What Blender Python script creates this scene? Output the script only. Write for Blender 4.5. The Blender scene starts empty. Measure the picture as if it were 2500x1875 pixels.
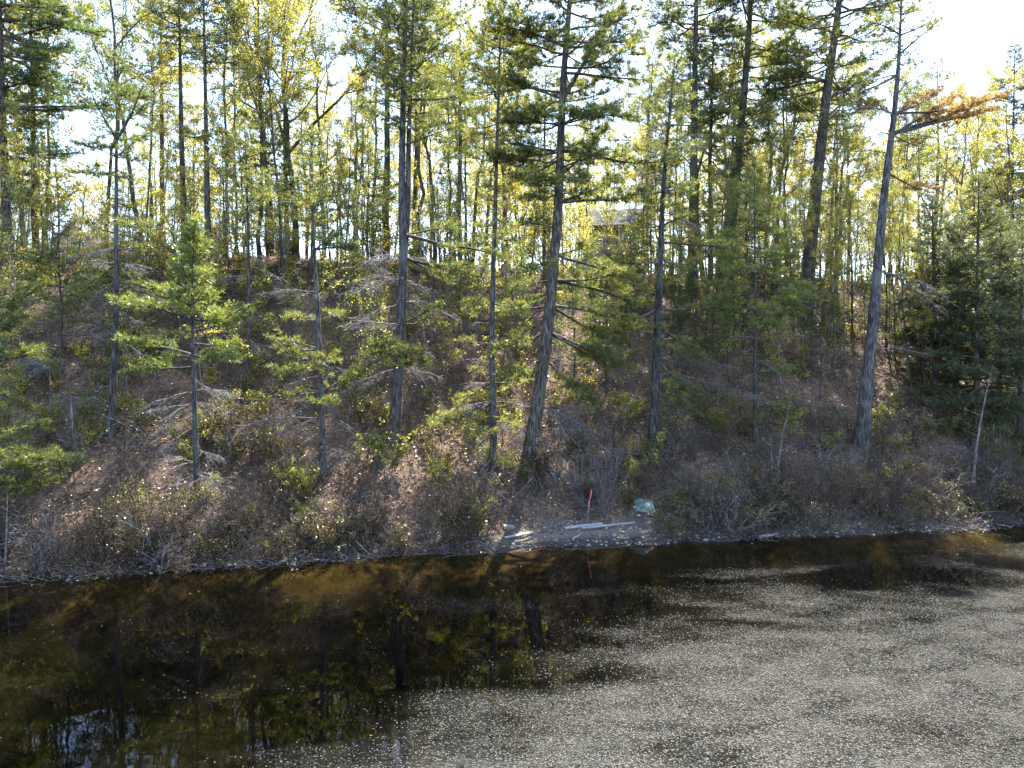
import bpy, math, random
import numpy as np
from mathutils import Vector
from collections import defaultdict

# ------------------------------------------------------------------ camera, sky, sun, exposure
SC = bpy.context.scene
COL = SC.collection
F_PX, CAM_H, PITCH = 1733.0, 6.63, math.radians(-1.5)     # 2500 px wide picture, drone over the pond
cam = bpy.data.cameras.new('camera'); cam.sensor_width = 36.0; cam.lens = 36.0 * F_PX / 2500.0
cam.clip_start = 0.1; cam.clip_end = 3000
camo = bpy.data.objects.new('camera', cam); camo.location = (0, 0, CAM_H)
camo.rotation_euler = (math.pi / 2 + PITCH, 0, 0); COL.objects.link(camo); SC.camera = camo

SUN_EL, SUN_AZ = math.radians(60), math.radians(22)
world = bpy.data.worlds.new('World'); SC.world = world; world.use_nodes = True
wn = world.node_tree.nodes
sky = wn.new('ShaderNodeTexSky'); sky.sky_type = 'NISHITA'; sky.sun_disc = False
sky.sun_elevation = SUN_EL; sky.sun_rotation = SUN_AZ
sky.air_density = 1.0; sky.dust_density = 0.8; sky.ozone_density = 1.0
wn['Background'].inputs[1].default_value = 0.125
world.node_tree.links.new(sky.outputs[0], wn['Background'].inputs[0])
sun = bpy.data.lights.new('sun', 'SUN'); sun.energy = 5.0; sun.angle = math.radians(0.53); sun.color = (1.0, 0.94, 0.84)
suno = bpy.data.objects.new('sun', sun); COL.objects.link(suno); suno.location = (20, 60, 60)
S = Vector((math.cos(SUN_EL) * math.sin(SUN_AZ), math.cos(SUN_EL) * math.cos(SUN_AZ), math.sin(SUN_EL)))
suno.rotation_euler = (-S).to_track_quat('-Z', 'Y').to_euler()
SC.view_settings.view_transform = 'Standard'; SC.view_settings.look = 'None'
SC.view_settings.gamma = 1.0; SC.view_settings.use_curve_mapping = False
SC.view_settings.exposure = 2.5
SC.render.engine = 'CYCLES'
SC.cycles.max_bounces = 7; SC.cycles.diffuse_bounces = 3; SC.cycles.glossy_bounces = 2
SC.cycles.transmission_bounces = 3; SC.cycles.transparent_max_bounces = 6
SC.cycles.use_denoising = True
SC.cycles.caustics_reflective = False; SC.cycles.caustics_refractive = False

rng = np.random.default_rng(7)
random.seed(7)

# ------------------------------------------------------------------ helpers: picture <-> place
cp, sp_ = math.cos(PITCH), math.sin(PITCH)
def ray(px, py):
    a, b = (px - 1250.0) / F_PX, (937.5 - py) / F_PX
    return np.array([a, cp - b * sp_, sp_ + b * cp])         # x right, y away, z up
def W(px, py, d):
    r = ray(px, py); s = d / r[1]
    return np.array([r[0] * s, d, CAM_H + r[2] * s])
def onwater(px, py, z=0.0):
    r = ray(px, py); s = (z - CAM_H) / r[2]
    return np.array([r[0] * s, r[1] * s, z])

SHORE = [onwater(*p) for p in [(0, 1422), (180, 1416), (370, 1403), (600, 1386), (760, 1376), (900, 1364), (1060, 1356), (1200, 1352),
                               (1280, 1341), (1440, 1334), (1600, 1330), (1750, 1321), (2000, 1309), (2200, 1301), (2350, 1296), (2500, 1286)]]
SX = np.array([p[0] for p in SHORE]); SY = np.array([p[1] for p in SHORE])
SX = np.concatenate([[-140, -60], SX, [60, 140]]); SY = np.concatenate([[2, 13], SY, [42, 66]])

def hash2(ix, iy, k):
    h = (ix.astype(np.int64) * 374761393 + iy.astype(np.int64) * 668265263 + k * 974634533) & 0x7fffffff
    h = ((h ^ (h >> 13)) * 1274126177) & 0x7fffffff
    return ((h ^ (h >> 16)) & 0xffff) / 65535.0
def vnoise(x, y, k=0):
    x = np.asarray(x, float); y = np.asarray(y, float)
    ix = np.floor(x); iy = np.floor(y); fx = x - ix; fy = y - iy
    fx = fx * fx * (3 - 2 * fx); fy = fy * fy * (3 - 2 * fy)
    a = hash2(ix, iy, k); b = hash2(ix + 1, iy, k); c = hash2(ix, iy + 1, k); d = hash2(ix + 1, iy + 1, k)
    return (a * (1 - fx) + b * fx) * (1 - fy) + (c * (1 - fx) + d * fx) * fy
def fbm(x, y, k=0, o=4):
    s, a, t = 0, 1.0, 0
    for i in range(o):
        s = s + a * vnoise(x * 2 ** i + 17.3 * i, y * 2 ** i - 9.1 * i, k + i); t += a; a *= 0.5
    return s / t

PU = np.array([-60, -12, -6, -2.5, -1, 0, 1.0, 2.2, 3.2, 4.6, 6, 10, 14, 17, 19.2, 21.5, 26, 60, 400])
PZ = np.array([-3.2, -3.0, -1.9, -.75, -.28, 0, .24, .56, 1.1, 2.05, 3.1, 6.1, 9.15, 11.3, 12.45, 12.9, 13.1, 14.0, 14.0])
def ter(x, y):
    x = np.asarray(x, float); y = np.asarray(y, float)
    u = y - np.interp(x, SX, SY)
    z = np.interp(u, PU, PZ)
    for e in (-.5, .5): z = z + np.interp(u + e, PU, PZ)
    z = z / 3
    k = np.clip((u - 2.5) / 6, 0, 1)
    top = np.interp(x, [-60, -30, -10, 8, 35, 70], [1.06, 1.045, 1.0, .985, .965, .9])
    z = np.where(u > 3, z * (1 + (top - 1) * k), z)
    z = z + k * (fbm(x * .16, y * .16, 3, 3) - .5) * 1.3 + k * (fbm(x * .9, y * .9, 9, 3) - .5) * .35
    z = z + np.clip(u * .5, 0, 1) * (fbm(x * 1.7, y * 1.7, 5, 2) - .5) * .14 * (u < 6)
    z = z + (fbm(x * .75, y * .75 + 3, 33, 3) - .5) * .34 * np.exp(-(u - .3) ** 2 / 2.2)
    hump = np.exp(-((x - 1.6) ** 2) / 5.0) * np.exp(-((u - 4.1) ** 2) / 1.3) * .75       # eroded bank under the big pine
    return z + hump
def hit(px, py):
    r = ray(px, py); s = np.arange(12, 90, .1); q = r[None] * s[:, None]
    k = np.nonzero(CAM_H + q[:, 2] < ter(q[:, 0], q[:, 1]))[0]; p = q[k[0] if len(k) else -1]
    return np.array([p[0], p[1], float(ter(p[0], p[1]))])

# ------------------------------------------------------------------ helpers: meshes
def mesh_from(name, groups, smooth=False):
    """groups: list of (verts (n,3), faces (m,k))"""
    me = bpy.data.meshes.new(name)
    vs, loops, starts, tot = [], [], [], []
    off = 0; ls = 0
    for v, f in groups:
        if len(f) == 0: continue
        v = np.asarray(v, np.float32); f = np.asarray(f, np.int32)
        vs.append(v); loops.append((f + off).ravel()); k = f.shape[1]
        starts.append(np.arange(len(f), dtype=np.int32) * k + ls); tot.append(np.full(len(f), k, np.int32))
        off += len(v); ls += f.size
    if not vs: return me
    vs = np.concatenate(vs); loops = np.concatenate(loops); starts = np.concatenate(starts); tot = np.concatenate(tot)
    me.vertices.add(len(vs)); me.vertices.foreach_set('co', vs.ravel())
    me.loops.add(len(loops)); me.loops.foreach_set('vertex_index', loops)
    me.polygons.add(len(starts)); me.polygons.foreach_set('loop_start', starts); me.polygons.foreach_set('loop_total', tot)
    me.polygons.foreach_set('use_smooth', np.full(len(starts), smooth, bool))
    me.update(calc_edges=True)
    return me

class Tubes:
    def __init__(s): s.g = defaultdict(list)
    def add(s, pts, rad, sides=4): s.g[(len(pts), sides)].append((np.asarray(pts, float)[None], np.asarray(rad, float)[None]))
    def add_many(s, P, R, sides=3): s.g[(P.shape[1], sides)].append((P, np.broadcast_to(R, P.shape[:2])))
    def groups(s):
        out = []
        for (n, k), L in s.g.items():
            P = np.concatenate([a for a, b in L]); R = np.concatenate([b for a, b in L]); M = len(P)
            T = np.gradient(P, axis=1) if n > 1 else P
            T /= np.linalg.norm(T, axis=2, keepdims=True) + 1e-9
            m = T.mean(1); ref = np.where((np.abs(m[:, 2:3]) > .7), np.array([[1., .13, 0]]), np.array([[0.1, 0, 1.]]))[:, None, :]
            U = ref - T * (ref * T).sum(2, keepdims=True); U /= np.linalg.norm(U, axis=2, keepdims=True) + 1e-9
            V = np.cross(T, U)
            a = np.arange(k) * 2 * math.pi / k
            ring = P[:, :, None, :] + R[:, :, None, None] * (np.cos(a)[None, None, :, None] * U[:, :, None, :] + np.sin(a)[None, None, :, None] * V[:, :, None, :])
            v = ring.reshape(-1, 3)
            b = (np.arange(M) * n * k)[:, None, None]; i = (np.arange(n - 1) * k)[None, :, None]; j = np.arange(k)[None, None, :]; j2 = (j + 1) % k
            f = np.stack([b + i + j, b + i + j2, b + i + k + j2, b + i + k + j], -1).reshape(-1, 4)
            out.append((v, f))
        return out
    def empty(s): return not s.g

def unit(v): return v / (np.linalg.norm(v, axis=-1, keepdims=True) + 1e-9)

class Twigs:                      # straight little segments that carry needles or leaves
    def __init__(s): s.a, s.b = [], []
    def add(s, a, b): s.a.append(np.asarray(a)[None]); s.b.append(np.asarray(b)[None])
    def add_many(s, A, B): s.a.append(A); s.b.append(B)
    def needles(s, per_m, nb, ln, wd, rg, droop=.0):
        A = np.concatenate(s.a) if s.a else np.zeros((0, 3)); B = np.concatenate(s.b) if s.b else A
        if len(A) == 0: return (np.zeros((0, 3)), np.zeros((0, 3), int))
        L = np.linalg.norm(B - A, axis=1); n = np.maximum(1, (L * per_m + rg.random(len(L))).astype(int))
        i = np.repeat(np.arange(len(A)), n); t = rg.random(len(i)) ** .8
        c = A[i] + (B - A)[i] * t[:, None] + rg.normal(0, .012, (len(i), 3)); d = unit(B - A)[i]
        c = np.repeat(c, nb, 0); d = np.repeat(d, nb, 0); K = len(c)
        q = unit(d * .75 + unit(rg.normal(size=(K, 3))) * .85 + np.array([0, 0, .18 - droop]))
        side = unit(np.cross(q, rg.normal(size=(K, 3)))) * (wd * .5 * rg.uniform(.7, 1.3, (K, 1)))
        tip = c + q * (ln * rg.uniform(.7, 1.25, (K, 1)))
        v = np.stack([c - side, c + side, tip], 1).reshape(-1, 3)
        return v, np.arange(K * 3).reshape(-1, 3)
    def leaves(s, per_m, size, rg, hang=.35, jitter=.05):
        A = np.concatenate(s.a) if s.a else np.zeros((0, 3)); B = np.concatenate(s.b) if s.b else A
        if len(A) == 0: return (np.zeros((0, 3)), np.zeros((0, 4), int))
        L = np.linalg.norm(B - A, axis=1); n = (L * per_m + rg.random(len(L))).astype(int)
        i = np.repeat(np.arange(len(A)), n); t = rg.random(len(i))
        c = A[i] + (B - A)[i] * t[:, None] + rg.normal(0, jitter, (len(i), 3)); K = len(c)
        return leaf_quads(c, size, rg, hang)
def flecks(c, size, rg):
    K = len(c); a = rg.uniform(0, 6.28, K); s = (size * rg.uniform(.6, 1.4, K))[:, None]; z = np.zeros(K)
    q = [np.stack([np.cos(a + o), np.sin(a + o), z], 1) * s * m for o, m in ((0, .72), (2.1, .5), (4.3, .55))]
    return np.stack([c + x for x in q], 1).reshape(-1, 3), np.arange(K * 3).reshape(-1, 3)
def leaf_quads(c, size, rg, hang=.35, flat=None):
    K = len(c)
    q = rg.normal(size=(K, 3)); q[:, 2] = q[:, 2] * .6 - hang
    if flat is not None: q[:, 2] = rg.normal(0, flat, K)
    q = unit(q); w = rg.normal(size=(K, 3))
    if flat is not None: w = np.cross(q, np.array([0, 0, 1.]) + rg.normal(0, flat, (K, 3)))
    else: w = np.cross(q, w)
    w = unit(w); s = size * rg.uniform(.6, 1.35, (K, 1))
    v = np.stack([c, c + q * s * .5 + w * s * .36, c + q * s, c + q * s * .45 - w * s * .36], 1).reshape(-1, 3)
    return v, np.arange(K * 4).reshape(-1, 4)

# ------------------------------------------------------------------ helpers: objects
def link(o, parent=None):
    COL.objects.link(o)
    if parent is not None: o.parent = parent
    return o
def obj(name, me, mat, parent=None, loc=None):
    o = bpy.data.objects.new(name, me)
    if mat is not None and len(me.materials) == 0: me.materials.append(mat)
    if loc is not None: o.location = loc
    return link(o, parent)
def tag(o, label=None, cat=None, group=None, kind=None):
    if label: o['label'] = label
    if cat: o['category'] = cat
    if group: o['group'] = group
    if kind: o['kind'] = kind
    return o
def thing(name, loc, label, cat, group=None):
    o = bpy.data.objects.new(name, None); o.location = loc; o.empty_display_size = .2
    return tag(link(o), label, cat, group)
def copy_tree(root, loc, rz, sc, label=None, group=None, tilt=(0, 0)):
    r = root.copy(); COL.objects.link(r); r.location = loc; r.rotation_euler = (tilt[0], tilt[1], rz); r.scale = sc
    if label: r['label'] = label
    if group: r['group'] = group
    for ch in list(root.children):
        c = ch.copy(); COL.objects.link(c); c.parent = r
    return r
def box_group(x0, x1, y0, y1, z0, z1):
    v = np.array([[x, y, z] for x in (x0, x1) for y in (y0, y1) for z in (z0, z1)], float)
    f = np.array([[0, 1, 3, 2], [4, 6, 7, 5], [0, 4, 5, 1], [2, 3, 7, 6], [0, 2, 6, 4], [1, 5, 7, 3]])
    return v, f

# ------------------------------------------------------------------ materials
def new_mat(name):
    m = bpy.data.materials.new(name); m.use_nodes = True; nt = m.node_tree; nt.nodes.clear()
    out = nt.nodes.new('ShaderNodeOutputMaterial'); return m, nt, out
def N(nt, t, **kw):
    n = nt.nodes.new(t)
    for k, v in kw.items():
        if k.startswith('i_'): n.inputs[k[2:].replace('_', ' ')].default_value = v
        else: setattr(n, k, v)
    return n
def ramp(nt, fac, stops):
    r = nt.nodes.new('ShaderNodeValToRGB'); e = r.color_ramp.elements
    e[0].position, e[0].color = stops[0][0], (*stops[0][1], 1); e[1].position, e[1].color = stops[-1][0], (*stops[-1][1], 1)
    for p, c in stops[1:-1]:
        x = e.new(p); x.color = (*c, 1)
    nt.links.new(fac, r.inputs[0]); return r.outputs[0]
def mixc(nt, fac, a, b, mode='MIX'):
    m = nt.nodes.new('ShaderNodeMix'); m.data_type = 'RGBA'; m.blend_type = mode
    for s, v in ((m.inputs[0], fac), (m.inputs[6], a), (m.inputs[7], b)):
        if hasattr(v, 'is_output'): nt.links.new(v, s)
        else: s.default_value = v if not isinstance(v, tuple) else (*v, 1)
    return m.outputs[2]
def math_(nt, op, a, b=0.0, clamp=False):
    m = nt.nodes.new('ShaderNodeMath'); m.operation = op; m.use_clamp = clamp
    for s, v in ((m.inputs[0], a), (m.inputs[1], b)):
        if hasattr(v, 'is_output'): nt.links.new(v, s)
        else: s.default_value = v
    return m.outputs[0]

def leaf_mat(name, stops, trans=.5, tboost=(1.3, 1.25, .8), gloss=.05):
    m, nt, out = new_mat(name)
    g = N(nt, 'ShaderNodeNewGeometry'); oi = N(nt, 'ShaderNodeObjectInfo')
    c = ramp(nt, g.outputs['Random Per Island'], stops)
    hs = N(nt, 'ShaderNodeHueSaturation'); nt.links.new(c, hs.inputs['Color'])
    nt.links.new(math_(nt, 'ADD', math_(nt, 'MULTIPLY', oi.outputs['Random'], .5), .75), hs.inputs['Value'])
    nt.links.new(math_(nt, 'ADD', math_(nt, 'MULTIPLY', oi.outputs['Random'], -.03), .515), hs.inputs['Hue'])
    c = hs.outputs[0]
    d = N(nt, 'ShaderNodeBsdfDiffuse'); nt.links.new(c, d.inputs[0])
    t = N(nt, 'ShaderNodeBsdfTranslucent'); nt.links.new(mixc(nt, 1.0, c, tboost, 'MULTIPLY'), t.inputs[0])
    mx = N(nt, 'ShaderNodeMixShader'); mx.inputs[0].default_value = trans
    nt.links.new(d.outputs[0], mx.inputs[1]); nt.links.new(t.outputs[0], mx.inputs[2])
    gl = N(nt, 'ShaderNodeBsdfGlossy'); gl.inputs['Roughness'].default_value = .42; gl.inputs['Color'].default_value = (.9, .95, 1, 1)
    m2 = N(nt, 'ShaderNodeMixShader'); m2.inputs[0].default_value = gloss
    nt.links.new(mx.outputs[0], m2.inputs[1]); nt.links.new(gl.outputs[0], m2.inputs[2])
    nt.links.new(m2.outputs[0], out.inputs[0]); return m

def bark_mat(name, dark, mid, light, sc=3.0, stretch=.16, bump=.6, lichen=None):
    m, nt, out = new_mat(name)
    tc = N(nt, 'ShaderNodeTexCoord'); mp = N(nt, 'ShaderNodeMapping'); mp.inputs['Scale'].default_value = (1, 1, stretch)
    nt.links.new(tc.outputs['Object'], mp.inputs[0])
    n1 = N(nt, 'ShaderNodeTexNoise'); n1.inputs['Scale'].default_value = sc * 5; n1.inputs['Detail'].default_value = 5; n1.inputs['Roughness'].default_value = .7
    nt.links.new(mp.outputs[0], n1.inputs[0])
    n2 = N(nt, 'ShaderNodeTexNoise'); n2.inputs['Scale'].default_value = 1.1; n2.inputs['Detail'].default_value = 3
    nt.links.new(tc.outputs['Object'], n2.inputs[0])
    c = ramp(nt, n1.outputs[0], [(.36, tuple(x * .75 for x in dark)), (.46, dark), (.53, mid), (.64, light)])
    if lichen:
        f = ramp(nt, n2.outputs[0], [(.52, (0, 0, 0)), (.66, (1, 1, 1))])
        c = mixc(nt, math_(nt, 'MULTIPLY', f, .55), c, lichen)
    oi = N(nt, 'ShaderNodeObjectInfo'); hs = N(nt, 'ShaderNodeHueSaturation'); nt.links.new(c, hs.inputs['Color'])
    nt.links.new(math_(nt, 'ADD', math_(nt, 'MULTIPLY', oi.outputs['Random'], .5), .72), hs.inputs['Value'])
    b = N(nt, 'ShaderNodeBump'); b.inputs['Strength'].default_value = bump; b.inputs['Distance'].default_value = .03; nt.links.new(n1.outputs[0], b.inputs['Height'])
    p = N(nt, 'ShaderNodeBsdfPrincipled'); p.inputs['Roughness'].default_value = .9; p.inputs['Specular IOR Level'].default_value = .2
    nt.links.new(hs.outputs[0], p.inputs[0]); nt.links.new(b.outputs[0], p.inputs['Normal']); nt.links.new(p.outputs[0], out.inputs[0])
    return m
def plain_mat(name, a, b, scale=6, rough=.85, bump=.3, stretch=(1, 1, 1), spec=.3):
    m, nt, out = new_mat(name)
    tc = N(nt, 'ShaderNodeTexCoord'); mp = N(nt, 'ShaderNodeMapping'); mp.inputs['Scale'].default_value = stretch
    nt.links.new(tc.outputs['Object'], mp.inputs[0])
    n1 = N(nt, 'ShaderNodeTexNoise'); n1.inputs['Scale'].default_value = scale; n1.inputs['Detail'].default_value = 5; nt.links.new(mp.outputs[0], n1.inputs[0])
    c = ramp(nt, n1.outputs[0], [(.3, a), (.7, b)])
    oi = N(nt, 'ShaderNodeObjectInfo'); hs = N(nt, 'ShaderNodeHueSaturation'); nt.links.new(c, hs.inputs['Color'])
    nt.links.new(math_(nt, 'ADD', math_(nt, 'MULTIPLY', oi.outputs['Random'], .4), .8), hs.inputs['Value'])
    bp = N(nt, 'ShaderNodeBump'); bp.inputs['Strength'].default_value = bump; bp.inputs['Distance'].default_value = .02; nt.links.new(n1.outputs[0], bp.inputs['Height'])
    p = N(nt, 'ShaderNodeBsdfPrincipled'); p.inputs['Roughness'].default_value = rough; p.inputs['Specular IOR Level'].default_value = spec
    nt.links.new(hs.outputs[0], p.inputs[0]); nt.links.new(bp.outputs[0], p.inputs['Normal']); nt.links.new(p.outputs[0], out.inputs[0])
    return m

M = {}
M['needle'] = leaf_mat('needle_green', [(0, (.06, .078, .024)), (.5, (.115, .138, .04)), (.85, (.17, .185, .05)), (1, (.24, .22, .06))], .6, (1.6, 1.5, .85))
M['needle_bright'] = leaf_mat('needle_bright', [(0, (.065, .10, .024)), (.5, (.105, .145, .036)), (1, (.18, .21, .055))], .6, (1.5, 1.4, .8))
M['needle_dark'] = leaf_mat('needle_dark', [(0, (.055, .068, .03)), (.6, (.095, .112, .045)), (1, (.16, .165, .07))], .5)
M['needle_brown'] = leaf_mat('needle_brown', [(0, (.20, .14, .05)), (.6, (.32, .235, .085)), (1, (.44, .34, .13))], .5, (1.2, 1.1, .9))
M['leaf_yellow'] = leaf_mat('leaf_yellow', [(0, (.18, .185, .035)), (.5, (.33, .315, .065)), (.9, (.45, .41, .11)), (1, (.42, .30, .08))], .68, (1.5, 1.42, .9))
M['leaf_green'] = leaf_mat('leaf_green', [(0, (.12, .14, .025)), (.6, (.20, .215, .045)), (1, (.30, .29, .06))], .66, (1.5, 1.42, .85))
M['leaf_olive'] = leaf_mat('leaf_olive', [(0, (.07, .06, .02)), (.6, (.12, .10, .035)), (1, (.19, .15, .05))], .45, (1.2, 1.15, .9))
M['litter'] = leaf_mat('litter', [(0, (.10, .055, .032)), (.35, (.23, .135, .08)), (.7, (.38, .25, .16)), (1, (.52, .41, .30))], .3, (1.15, 1.0, .85), .06)
M['bark_pine'] = bark_mat('bark_pine', (.045, .04, .042), (.10, .09, .09), (.18, .165, .16), lichen=(.16, .17, .16))
M['bark_dark'] = bark_mat('bark_dark', (.045, .038, .035), (.105, .09, .08), (.18, .16, .145))
M['bark_oak'] = bark_mat('bark_oak', (.05, .042, .036), (.115, .097, .083), (.2, .175, .15), lichen=(.16, .17, .135))
M['bark_grey'] = bark_mat('bark_grey', (.12, .11, .11), (.22, .2, .2), (.36, .34, .33))
M['dead'] = bark_mat('dead_wood', (.10, .088, .09), (.20, .18, .185), (.33, .305, .305), bump=.2)
M['twig'] = bark_mat('twig_brown', (.055, .038, .028), (.115, .083, .062), (.20, .155, .12), bump=.1)
M['stone'] = plain_mat('stone', (.12, .105, .095), (.30, .27, .24), 9, .85)
M['driftwood'] = plain_mat('driftwood', (.15, .145, .145), (.40, .39, .40), 7, .85, .6, (9, 9, 1.2))
M['flecks'] = leaf_mat('flecks', [(0, (.012, .010, .008)), (.35, (.040, .037, .030)), (.75, (.070, .067, .058)), (.95, (.095, .092, .082)), (1, (.12, .095, .045))], .15, (1, 1, .9), .03)

# ground
def ground_material():
    m, nt, out = new_mat('forest_floor')
    g = N(nt, 'ShaderNodeNewGeometry'); sx = N(nt, 'ShaderNodeSeparateXYZ'); nt.links.new(g.outputs['Position'], sx.inputs[0])
    def noise(s, d=5, r=.6):
        n = N(nt, 'ShaderNodeTexNoise'); n.inputs['Scale'].default_value = s; n.inputs['Detail'].default_value = d; n.inputs['Roughness'].default_value = r
        nt.links.new(g.outputs['Position'], n.inputs[0]); return n.outputs[0]
    a, b, c = noise(.5, 4), noise(9, 6, .75), noise(3.0, 4)
    lit = ramp(nt, b, [(.3, (.06, .038, .028)), (.5, (.15, .098, .072)), (.62, (.25, .175, .135)), (.75, (.36, .27, .21))])
    soil = ramp(nt, b, [(.3, (.035, .026, .02)), (.7, (.11, .08, .058))])
    lit = mixc(nt, ramp(nt, a, [(.42, (0, 0, 0)), (.6, (1, 1, 1))]), soil, lit)
    moss = ramp(nt, c, [(.55, (0, 0, 0)), (.72, (1, 1, 1))])
    lit = mixc(nt, math_(nt, 'MULTIPLY', moss, .35), lit, (.09, .095, .03))
    grav = ramp(nt, noise(22, 6, .8), [(.3, (.06, .047, .04)), (.5, (.15, .12, .10)), (.7, (.30, .25, .21))])
    lf = N(nt, 'ShaderNodeMapRange'); lf.inputs[1].default_value = 1.5; lf.inputs[2].default_value = -1.5; lf.inputs[4].default_value = .62; nt.links.new(sx.outputs[0], lf.inputs[0])
    h = math_(nt, 'ADD', math_(nt, 'ADD', sx.outputs[2], lf.outputs[0]), math_(nt, 'MULTIPLY', math_(nt, 'SUBTRACT', c, .5), .7))
    col = mixc(nt, ramp(nt, math_(nt, 'MULTIPLY', h, .5), [(.2, (0, 0, 0)), (.42, (1, 1, 1))]), grav, lit)
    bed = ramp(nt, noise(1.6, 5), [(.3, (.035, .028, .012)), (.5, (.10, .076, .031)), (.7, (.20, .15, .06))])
    mud_dim = ramp(nt, noise(2.0, 4), [(.3, (.0015, .0014, .001)), (.7, (.004, .0038, .0025))])  # mud tone, blackened in place of light absorbed by the deeper water
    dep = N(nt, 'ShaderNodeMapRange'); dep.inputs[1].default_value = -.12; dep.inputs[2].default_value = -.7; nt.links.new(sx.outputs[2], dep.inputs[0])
    bed = mixc(nt, dep.outputs[0], bed, mud_dim)
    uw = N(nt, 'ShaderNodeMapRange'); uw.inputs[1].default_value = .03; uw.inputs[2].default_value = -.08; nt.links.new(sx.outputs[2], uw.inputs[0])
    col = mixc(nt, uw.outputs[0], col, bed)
    wet = N(nt, 'ShaderNodeMapRange'); wet.inputs[1].default_value = .06; wet.inputs[2].default_value = .22; wet.inputs[3].default_value = .35; wet.inputs[4].default_value = 1.0; nt.links.new(sx.outputs[2], wet.inputs[0])
    above = math_(nt, 'MAXIMUM', wet.outputs[0], math_(nt, 'LESS_THAN', sx.outputs[2], -.01))
    cw = N(nt, 'ShaderNodeCombineColor'); [nt.links.new(above, cw.inputs[q]) for q in range(3)]; col = mixc(nt, 1.0, col, cw.outputs[0], 'MULTIPLY')
    bp = N(nt, 'ShaderNodeBump'); bp.inputs['Strength'].default_value = .9; bp.inputs['Distance'].default_value = .06; nt.links.new(b, bp.inputs['Height'])
    p = N(nt, 'ShaderNodeBsdfPrincipled'); p.inputs['Roughness'].default_value = .95; p.inputs['Specular IOR Level'].default_value = .15
    nt.links.new(col, p.inputs[0]); nt.links.new(bp.outputs[0], p.inputs['Normal']); nt.links.new(p.outputs[0], out.inputs[0])
    return m
M['ground'] = ground_material()

def water_material():
    m, nt, out = new_mat('pond_water')
    g = N(nt, 'ShaderNodeNewGeometry')
    mp = N(nt, 'ShaderNodeMapping'); mp.inputs['Scale'].default_value = (1, 1, 1); nt.links.new(g.outputs['Position'], mp.inputs[0])
    n = N(nt, 'ShaderNodeTexNoise'); n.inputs['Scale'].default_value = 1.3; n.inputs['Detail'].default_value = 3; nt.links.new(mp.outputs[0], n.inputs[0])
    b = N(nt, 'ShaderNodeBump'); b.inputs['Strength'].default_value = .05; b.inputs['Distance'].default_value = .04; nt.links.new(n.outputs[0], b.inputs['Height'])
    fr = N(nt, 'ShaderNodeFresnel'); fr.inputs['IOR'].default_value = 1.33; nt.links.new(b.outputs[0], fr.inputs['Normal'])
    tr = N(nt, 'ShaderNodeBsdfTransparent'); tr.inputs[0].default_value = (.50, .46, .33, 1)
    gl = N(nt, 'ShaderNodeBsdfGlossy'); gl.inputs['Roughness'].default_value = .015; nt.links.new(b.outputs[0], gl.inputs['Normal'])
    mx = N(nt, 'ShaderNodeMixShader'); nt.links.new(fr.outputs[0], mx.inputs[0]); nt.links.new(tr.outputs[0], mx.inputs[1]); nt.links.new(gl.outputs[0], mx.inputs[2])
    at = N(nt, 'ShaderNodeAttribute', attribute_name='film'); n3 = N(nt, 'ShaderNodeTexNoise'); n3.inputs['Scale'].default_value = 7; n3.inputs['Detail'].default_value = 6; n3.inputs['Roughness'].default_value = .7
    sc_ = N(nt, 'ShaderNodeMapping'); sc_.inputs['Scale'].default_value = (.6, 1.5, 1); nt.links.new(g.outputs['Position'], sc_.inputs[0]); nt.links.new(sc_.outputs[0], n3.inputs[0])
    df = N(nt, 'ShaderNodeBsdfDiffuse'); df.inputs[0].default_value = (.060, .060, .054, 1)
    m3 = N(nt, 'ShaderNodeMixShader'); nt.links.new(math_(nt, 'MULTIPLY', math_(nt, 'MULTIPLY', at.outputs['Fac'], .70), ramp(nt, n3.outputs[0], [(.35, (.15, .15, .15)), (.65, (1, 1, 1))]), True), m3.inputs[0])
    nt.links.new(mx.outputs[0], m3.inputs[1]); nt.links.new(df.outputs[0], m3.inputs[2])
    nt.links.new(m3.outputs[0], out.inputs[0]); return m
M['water'] = water_material()

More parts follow.
